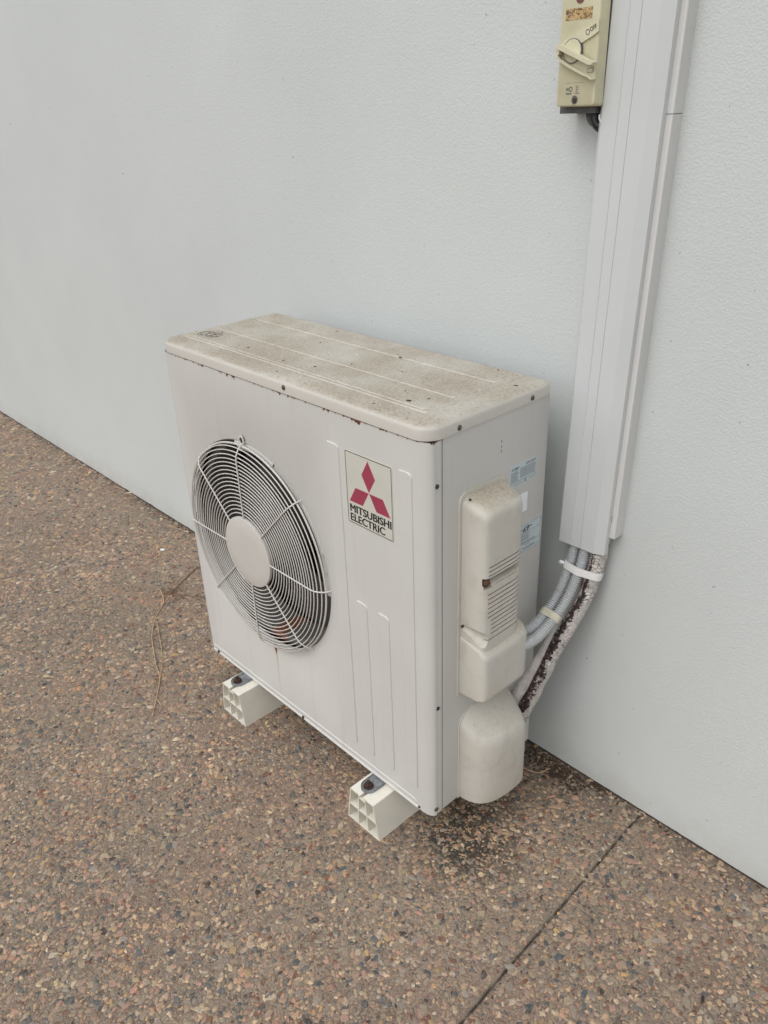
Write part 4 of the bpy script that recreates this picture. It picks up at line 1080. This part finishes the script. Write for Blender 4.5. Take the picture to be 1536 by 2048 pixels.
for i, (x, y) in enumerate(specks):
    inr = .045 < x < .778 and .055 < y < .296
    z = zt - .0002 if inr else (HT + .0008 if .032 < x < .79 and .046 < y < .30 else HT - .0012)
    L = random.uniform(.0022, .0036) if i not in (10, 8) else .0058
    fleck('seed', x, y, z, L, L * random.uniform(.35, .7), random.uniform(0, 3), M['seed'], SEEDL[i], 'seed', 'dark crumbs on the lid')
for i, (x, y) in enumerate([(.3083, .0803), (.7887, .1839), (.46, .19), (.36, .045)]):
    fleck('white_chip', x, y, zt - .0008 if y > .05 else HT - .001, .0016, .0012, 0, M['paper'], WSL[i], 'speck', 'white specks on the lid')
# dead straw and twig on the paving, left of the unit
def on_ground(name, pts, r, mat, label, cat, group=None, n=6):
    mb = MB(); sp = spline([(x, y, .0030 + .0012 * math.sin(i * 2.1)) for i, (x, y) in enumerate(pts)], 6)
    mb.tube(sp, [r * (1 - .3 * i / len(sp)) for i in range(len(sp))], n); return tag(mb.obj(name, M[mat], None, True), label, cat, group)
on_ground('twig', [(-.5104, .1118), (-.4334, .0832), (-.3755, .0223), (-.30, -.032), (-.2522, -.056), (-.159, -.0975), (-.0943, -.1211), (-.0296, -.1664), (.0336, -.2147)], .0017, 'twig', 'long thin dry plant stem lying on the paving left of the unit', 'twig')
on_ground('twig', [(-.3350, .0052), (-.2348, -.0391), (-.1666, -.0726), (-.0943, -.1190)], .0013, 'twig', 'short straw forking off the long dry stem left of the unit', 'twig')
on_ground('twig', [(-.545, .2765), (-.4662, .1331), (-.455, .1196)], .0016, 'twig_dark', 'dark dead stalk pointing from the dry stem towards the wall', 'twig')
on_ground('twig', [(-.47, .11), (-.40, .16), (-.33, .215)], .0013, 'twig_dark', 'short brown stalk crossing the clump of dead straw', 'twig')
on_ground('twig', [(.8304, .3212), (.866, .3321), (.8773, .3654)], .0013, 'twig', 'bent pale straw on the dark ground beside the valve cover', 'twig')
on_ground('twig', [(-.02, -.172), (.015, -.178), (.035, -.200)], .0013, 'twig', 'little straw at the lower end of the dry stem', 'twig')
mb = MB()
for k in range(70):
    x, y = random.gauss(-.47, .035), random.gauss(.128, .022); a = random.uniform(0, 6.3); l = random.uniform(.006, .022)
    mb.tube([(x, y, .002), (x + l * math.cos(a) * .5, y + l * math.sin(a) * .5, .0035), (x + l * math.cos(a), y + l * math.sin(a), .0015)], .0006, 4)
for k in range(60):
    tt = random.random(); x = -.43 + tt * .42 + random.gauss(0, .012); y = .07 - tt * .24 + random.gauss(0, .010); a = random.uniform(0, 6.3); l = random.uniform(.004, .014)
    mb.tube([(x, y, .0015), (x + l * math.cos(a) * .5, y + l * math.sin(a) * .5, .0025), (x + l * math.cos(a), y + l * math.sin(a), .0012)], .0005, 4)
ls = stuff(mb.obj('straw_litter', M['twig_dark'])); ls['label'] = 'fine brown straw litter scattered round the dry stem on the paving'
mb = MB()
for k in range(900):
    x = random.choice([random.uniform(.80, 1.0), random.uniform(-2.7, 1.8), random.uniform(-1.2, .3), random.gauss(.9, .05)]); y = YW - .004 - abs(random.gauss(0, .011)) - (abs(random.gauss(0, .03)) if .8 < x < .97 else 0)
    a = random.uniform(0, 6.3); l = random.uniform(.0015, .0055); w = l * random.uniform(.25, .6); z = .0012
    mb.loft([[(x + q * (l * math.cos(a) * math.cos(b3) - w * math.sin(a) * math.sin(b3)), y + q * (l * math.sin(a) * math.cos(b3) + w * math.cos(a) * math.sin(b3)), zz) for b3 in [2 * math.pi * j / 5 for j in range(5)]] for q, zz in ((.8, 0), (1, z), (.5, z * 1.6))])
cr = stuff(mb.obj('leaf_crumbs', simple('dark_crumbs', (.05, .03, .02), .9, var=.5, scale=80))); cr['label'] = 'dark leaf crumbs swept against the foot of the wall'
for (x, y, l, w, r_, mt, lab) in (
    (.8945, .3516, .011, .006, .3, 'seed', 'dark curled leaf on the ground near the wall right of the valve cover'),
    (.055, -.0837, .011, .0035, -.5, 'leaf_brown', 'red-brown leaf on the paving left of the farther block'),
    (-.115, -.1563, .008, .003, -.5, 'twig', 'pale curled husk beside the lower half of the dry stem'),
    (-1.2801, .4020, .020, .006, 1.2, 'leaf_pale', 'pale dry leaf caught against the foot of the wall at left'),
    (-.7455, .2535, .011, .007, .2, 'paper', 'small white flake on the paving between unit and wall at left'),
    (1.3882, .1096, .008, .003, 1.9, 'seed', 'small dark husk on the paving near the lower right edge'),
    (.6591, -.322, .006, .005, .0, 'seed', 'round dark seed on the open paving in front of the unit')):
    fleck('leaf' if 'leaf' in lab else 'husk', x, y, .001, l, w, r_, M[mt], lab, 'leaf' if 'leaf' in lab else 'debris', h=.0022)
for x, z, lab in ((-1.6895, 1.388, 'dark speck on the wall close to the left edge of the picture'), (.014, 1.3063, 'dark speck on the wall high above the lid of the unit'), (-.8617, 1.2436, 'faint dark speck on the wall left of the unit, lower than the other two')):
    o = fleck('wall_mark', 0, 0, 0, .0022, .0014, 0, M['seed'], lab, 'mark', 'dark spots on the wall', h=.0008)
    o.rotation_euler = (math.radians(90), 0, random.uniform(0, 3)); o.location = (x, YW - .0001, z)
print('tris', sum(sum(len(p.vertices) - 2 for p in o.data.polygons) for o in C.objects if o.type == 'MESH' and len(o.data.polygons) < 20000))
